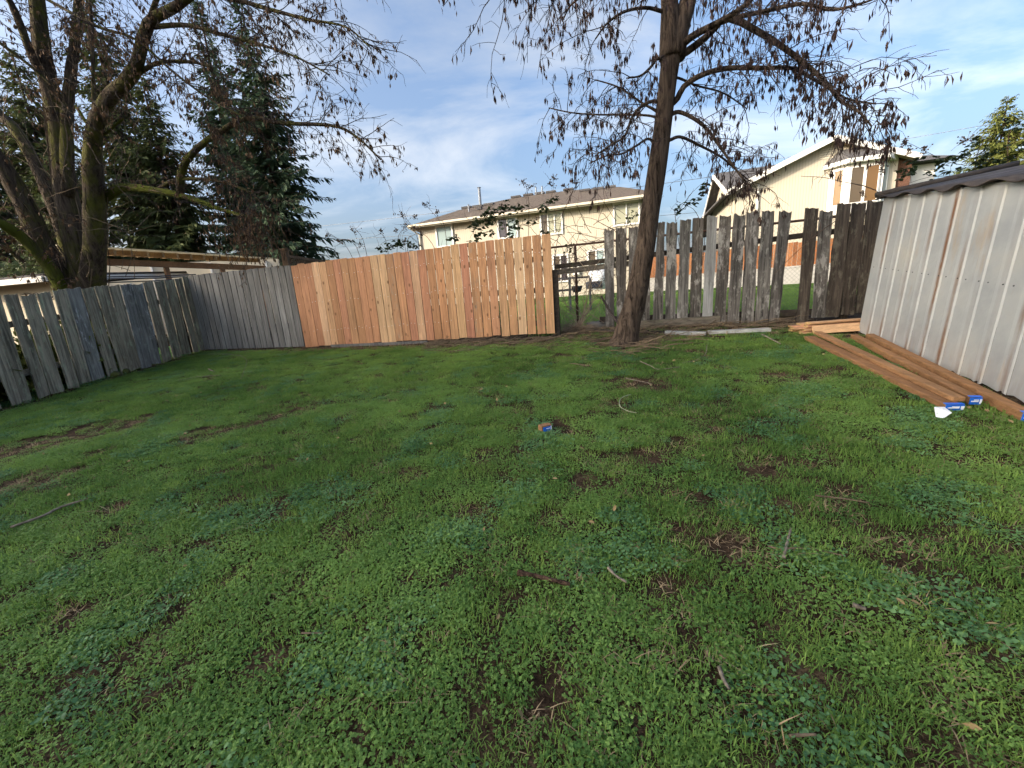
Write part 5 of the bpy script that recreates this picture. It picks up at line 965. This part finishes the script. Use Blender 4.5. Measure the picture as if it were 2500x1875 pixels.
# brambles in the gap: a clump of bleached canes
cb = FP(1408, 800, RF0, RF1, 0); cb = gbase(cb + n_ * .12)
def zd(x, y, d=0.0): return FP(1330 + x / 5.53, 560 + y / 5.53, RF0, RF1, -d)
r5 = random.Random(9)
canes = [[cb, zd(540, 1080), zd(555, 760), zd(500, 600)], [cb, zd(560, 1080), zd(690, 850), zd(790, 650)], [cb, zd(420, 1150), zd(240, 960), zd(250, 740)], [cb, zd(430, 1240), zd(300, 1040), zd(240, 850), zd(220, 600)], [cb, zd(530, 1100), zd(520, 900), zd(640, 680), zd(570, 480)], [cb, zd(350, 1230), zd(190, 1100)], [cb, zd(600, 1050), zd(720, 900), zd(800, 880)], [cb, zd(580, 1120), zd(650, 900), zd(560, 560), zd(400, 360), zd(300, 200)], [cb, zd(480, 1120), zd(380, 900), zd(420, 620), zd(380, 500)], [cb, zd(560, 1140), zd(740, 1000), zd(780, 760)], [cb, zd(500, 1150), zd(330, 1010), zd(330, 780), zd(280, 560)], [cb, zd(470, 1180), zd(260, 1120), zd(160, 980)], [cb, zd(545, 1060), zd(600, 820), zd(660, 560), zd(740, 420)], [cb, zd(600, 1160), zd(700, 1200), zd(800, 1260)], [cb, zd(400, 1220), zd(280, 1300), zd(200, 1330)]]
bramble(cb, 'clump of bleached bare bramble canes in the gap beside the cedar boards', canes, [], [], 60, .009, mat='cane_pale')
gt = thing('dry_grass_clump', cb, 'tuft of dead grass at the foot of the canes in the gap', 'grass clump'); q = MB()
for k in range(340):
    a = r5.uniform(0, 6.28); L_ = r5.uniform(.15, .42); o = cb + (r5.gauss(0, .07), r5.gauss(0, .05), 0); d_ = np.array([math.cos(a), math.sin(a), r5.uniform(.3, 1.6)]); p = wander(o, d_, L_, 4, .22, .1, r5); q.tube(p, [.003, .003, .0025, .002, .001], 3, False)
kind(q.build('stalks', M['cane_pale'], gt), 'stuff')
q = MB()                                     # tangle of thin stems on the wire
tb = thing('vine_tangle', gbase(cl(-.3, 0)), 'tangle of thin bare vines on the wire fence above the gap', 'vine')
for k in range(120):
    s_ = r5.uniform(-1.15, .4); p = cl(s_, ctop(s_) - r5.uniform(-.35, .9)) ; q.tube(wander(p, (r5.gauss(0, 1), r5.gauss(0, .2), r5.gauss(.1, .7)), r5.uniform(.25, .9), 7, .03, .2, r5), list(np.linspace(.0055, .0025, 8)), 3, False)
kind(q.build('stems', M['cane'], tb), 'stuff'); q = MB()
for p, n in ((FP(1386, 603, RF0, RF1, -.2), 14), (FP(1392, 610, RF0, RF1, -.2), 12), (FP(1540, 531, RF0, RF1, -.2), 10), (FP(1547, 524, RF0, RF1, -.2), 8)):
    for _ in range(n): leaf(q, p + np.array([r5.gauss(0, .05), r5.gauss(0, .05), r5.gauss(0, .04)]), (r5.gauss(0, 1), r5.gauss(0, .6), r5.gauss(-.3, .5)), r5.uniform(.04, .07), .045, r5)
kind(q.build('foliage', M['bleaf'], tb), 'stuff')
# leafy shoots above the old pickets and behind the shed
sh = [((1650, 540), (1655, 520), (1690, 470), (1725, 440)), ((1720, 600), (1700, 520), (1670, 500), (1650, 490))]
cc = [[gbase(FP(1690, 700, RF0, RF1, -.4))] + [FP(x, y, RF0, RF1, -.35) for x, y in c_] for c_ in sh]
bramble(cc[0][0], 'leafy bramble shoot above the old pickets beside the tree', cc, [(FP(x, y, RF0, RF1, -.3), n, .045) for x, y, n in ((1722, 450, 9), (1712, 470, 8), (1680, 495, 7), (1655, 515, 6), (1700, 485, 4))], [], 70)
cc = [[gbase(ZX(2200, 600, 6.6)), ZX(2170, 500, 6.4), ZX(2040, 440, 6.3), ZX(1955, 430, 6.2)], [gbase(ZX(2100, 600, 6.2)), ZX(2130, 540, 6.0), ZX(2080, 522, 5.85), ZX(2010, 560, 5.7), ZX(1940, 620, 5.75), ZX(1890, 670, 5.8)]]
bramble(cc[0][0], 'bare arching bramble stem over the dark pickets beside the shed', cc, [], [], 71, .009)
cc = [[gbase(ZX(2480, 640, 6.5)), ZX(2440, 420, 6.3), ZX(2330, 400, 6.2), ZX(2210, 345, 6.1)], [gbase(ZX(2520, 640, 6.5)), ZX(2460, 380, 6.3), ZX(2490, 300, 6.2), ZX(2560, 260, 6.1)], [gbase(ZX(2420, 640, 6.5)), ZX(2380, 430, 6.3), ZX(2400, 340, 6.2), ZX(2360, 340, 6.1)], [gbase(ZX(2500, 640, 6.5)), ZX(2440, 470, 6.3), ZX(2300, 430, 6.2), ZX(2180, 460, 6.1)]]
bramble(cc[0][0], 'leafy bramble arching above the metal shed roof', cc, [(ZX(x, y, 6.15), n, .07) for x, y, n in ((2300, 398, 8), (2330, 385, 9), (2310, 420, 7), (2365, 375, 12), (2385, 395, 12), (2400, 410, 11), (2420, 380, 9), (2370, 345, 7), (2240, 385, 8), (2225, 410, 9), (2210, 425, 7), (2480, 310, 9), (2475, 365, 6), (2340, 430, 7), (2275, 425, 6), (2440, 400, 9))], [(ZX(x, y, 6.1), (-.05, 0, .05)) for x, y in ((2210, 355), (2225, 372), (2260, 370), (2360, 345), (2150, 405), (2160, 420), (2110, 480))], 72, .007)

# ---------------------------------------------------------------- sticks and litter
M['stick_pale'] = plain('pale_stick', (.24, .20, .15), .9, .35, 30, 0, .6); M['stick_brown'] = bark('brown_stick', (.03, .018, .012), (.12, .075, .05)); M['stick_green'] = plain('pale_green_twig', (.30, .33, .20), .8, .2, 14)
r6 = random.Random(33)
def stick(pts, w, mt, label, lift=.03, name='stick'):
    P = [G(*p) + (0, 0, lift) for p in pts]; S = smooth_path(P, 12); q = MB(); q.tube(S, [w * (1 - .35 * i / 12) * (.8 + .3 * mnoise.noise((i * .9, w * 99, pts[0][0] * .37))) for i in range(13)], 7); tag(q.build(name, M[mt], origin=P[0], smooth=True), label, 'stick', 'sticks lying on the lawn')
stick([(30, 1297), (110, 1268), (150, 1248), (218, 1226)], .013, 'stick_pale', 'long pale straight stick on the grass at the left')
stick([(1265, 1411), (1310, 1420), (1350, 1430), (1392, 1440)], .017, 'stick_brown', 'thick dark brown bark stick in the clover', .03)
stick([(1912, 1376), (1920, 1340), (1930, 1303)], .010, 'stick_pale', 'short pale stick standing across a thin twig', .03); stick([(1875, 1347), (1905, 1354), (1950, 1352), (2010, 1360), (2062, 1372)], .006, 'vine', 'thin brown twig lying under the short pale stick', .03)
stick([(1540, 970), (1516, 980), (1514, 1000), (1535, 1012), (1555, 1016)], .006, 'stick_green', 'curved pale green twig shaped like a hook on the grass', .03); stick([(1528, 930), (1560, 937), (1592, 944)], .005, 'stick_pale', 'thin pale twig just above the hooked twig'); stick([(1563, 888), (1590, 900), (1607, 908), (1660, 902)], .007, 'stick_pale', 'bent pale twig on the grass below the tree')
stick([(1726, 848), (1722, 870), (1700, 885), (1665, 892)], .006, 'stick_pale', 'thin arched twig right of the tree base', .03); stick([(1860, 822), (1880, 832), (1905, 845)], .012, 'stick_pale', 'stout pale stick beside the cedar stack'); stick([(2080, 1492), (2112, 1503)], .013, 'stick_pale', 'short thick pale stick near the right of the lawn', .03)
stick([(1755, 1645), (1765, 1675), (1780, 1700)], .010, 'stick_pale', 'short curled stick in a bare patch at the lower right', .03); stick([(1485, 1400), (1505, 1420), (1530, 1435)], .009, 'stick_pale', 'short tan stick beside the dark soil patch'); stick([(470, 871), (540, 868), (600, 878), (590, 930)], .007, 'stick_pale', 'forked grey twig near the corner of the fences', .03); stick([(430, 935), (480, 925), (540, 920)], .008, 'stick_pale', 'low grey twig on the grass near the left pickets'); stick([(510, 905), (525, 912)], .012, 'stick_pale', 'tiny pale stick near the fence corner'); stick([(740, 1560), (790, 1560)], .005, 'vine', 'small brown straw-thin twig at the lower left'); stick([(1990, 1222), (2060, 1230), (2120, 1240)], .006, 'vine', 'thin twig lying along the dark soil at right'); stick([(1925, 1815), (1990, 1812)], .007, 'vine', 'twig in the bare patch at the bottom right'); stick([(1100, 835), (1085, 820), (1070, 812)], .008, 'stick_pale', 'pale stick leaning out from under the cedar boards', .03)
q = MB()                                     # brush and cane litter along the fence foot
for k in range(800):
    if r6.random() < .62: x = r6.uniform(-1.5, 4.0); y = fence_y(x) - abs(r6.gauss(.12, .28))
    else: a = r6.uniform(0, 6.28); d = abs(r6.gauss(.35, .3)); x, y = TREE_B[0] + math.cos(a) * d * 1.5, TREE_B[1] + math.sin(a) * d * .8
    if edge_dist(x, y) < -.1: continue
    a = r6.gauss(0, .6); L_ = r6.uniform(.08, .5); z = gz(x, y) + .012 + r6.random() * .03; P = wander((x, y, z), (math.cos(a), math.sin(a) * .8, r6.gauss(.02, .05)), L_, 4, 0, .1, r6); P = [V3(p[0], p[1], max(p[2], gz(p[0], p[1]) + .008)) for p in P]; w = r6.uniform(.003, .0075); q.tube(P, [w, w, w * .9, w * .8, w * .5], 4, False)
o = q.build('brush_litter', M['vine']); tag(o, 'scattered thin canes and twigs along the foot of the back fence', 'brush'); kind(o, 'stuff')
q = MB()                                     # fallen leaves
for k in range(420):
    x, y = r6.uniform(-6.5, 4.4), r6.uniform(.6, 7.6)
    if k < 130: x, y = r6.gauss(2.6, .8), r6.gauss(5.7, .35)
    if edge_dist(x, y) < .03: continue
    p = V3(x, y, gn(x, y) + .03 + r6.random() * .012); a = r6.uniform(0, 6.28); leaf(q, p, (math.cos(a), math.sin(a), r6.gauss(0, .3)), r6.uniform(.02, .045), r6.uniform(.012, .028), r6)
M['fallen'] = leafmat('fallen_leaves', (.16, .09, .04), (.42, .34, .16), .15, .8); o = q.build('fallen_leaves', M['fallen']); tag(o, 'small dry fallen leaves scattered over the lawn', 'leaves'); kind(o, 'stuff')
# stone in the gap, mossy stones at the foot of the left pickets, soil heap
M['rock'] = plain('grey_stone', (.16, .15, .13), .9, .3, 9, 0, .8); M['mossrock'] = bark('mossy_stone', (.05, .045, .03), (.13, .12, .09), (.12, .13, .03), .8)
def rock(p, rx, ry, rz, mt, label, seed):
    q = MB(); nu, nv = 12, 7
    for j in range(nv + 1):
        th = math.pi * j / nv
        for i in range(nu):
            a = 2 * math.pi * i / nu; v = V3(math.cos(a) * math.sin(th), math.sin(a) * math.sin(th), math.cos(th)); f = 1 + .35 * mnoise.noise(tuple(v * 1.5 + seed)); q.v.append((p[0] + v[0] * rx * f, p[1] + v[1] * ry * f, p[2] + v[2] * rz * f))
    for j in range(nv):
        for i in range(nu): q.f.append((j * nu + i, (j + 1) * nu + i, (j + 1) * nu + (i + 1) % nu, j * nu + (i + 1) % nu))
    tag(recalc(q.build('stone', M[mt], origin=p, smooth=True)), label, 'stone')
p = FP(1459, 797, RF0, RF1, -.15); rock(p, .24, .14, .11, 'rock', 'flat grey stone at the foot of the gap', 3.3)
p = G(283, 921); rock(p + (0, 0, .03), .11, .08, .07, 'mossrock', 'mossy brown stone at the foot of the left pickets', 5.1); p = G(300, 915); rock(p + (.04, .03, .05), .06, .06, .06, 'mossrock', 'small green mossy stone resting beside the brown one', 8.2)
# overhead wires
for k, (a, b_, da, db) in enumerate((((740, 548), (1420, 468), 60, 45), ((700, 585), (1380, 540), 62, 50), ((2120, 345), (2560, 262), 48, 38))):
    A, B = W(*a, da), W(*b_, db); A2 = A + (A - B) * .8; B2 = B + (B - A) * (.35 if k < 2 else 1.2); pts = [A2 + (B2 - A2) * t - (0, 0, 4 * t * (1 - t) * .5) for t in np.linspace(0, 1, 15)]; q = MB(); q.tube(pts, .022, 5, False)
    tag(q.build('overhead_wire', M['galv'], origin=A2), ['upper thin overhead wire crossing above the long house', 'lower thin overhead wire behind the long house', 'thin overhead wire above the gabled house on the right'][k], 'wire')
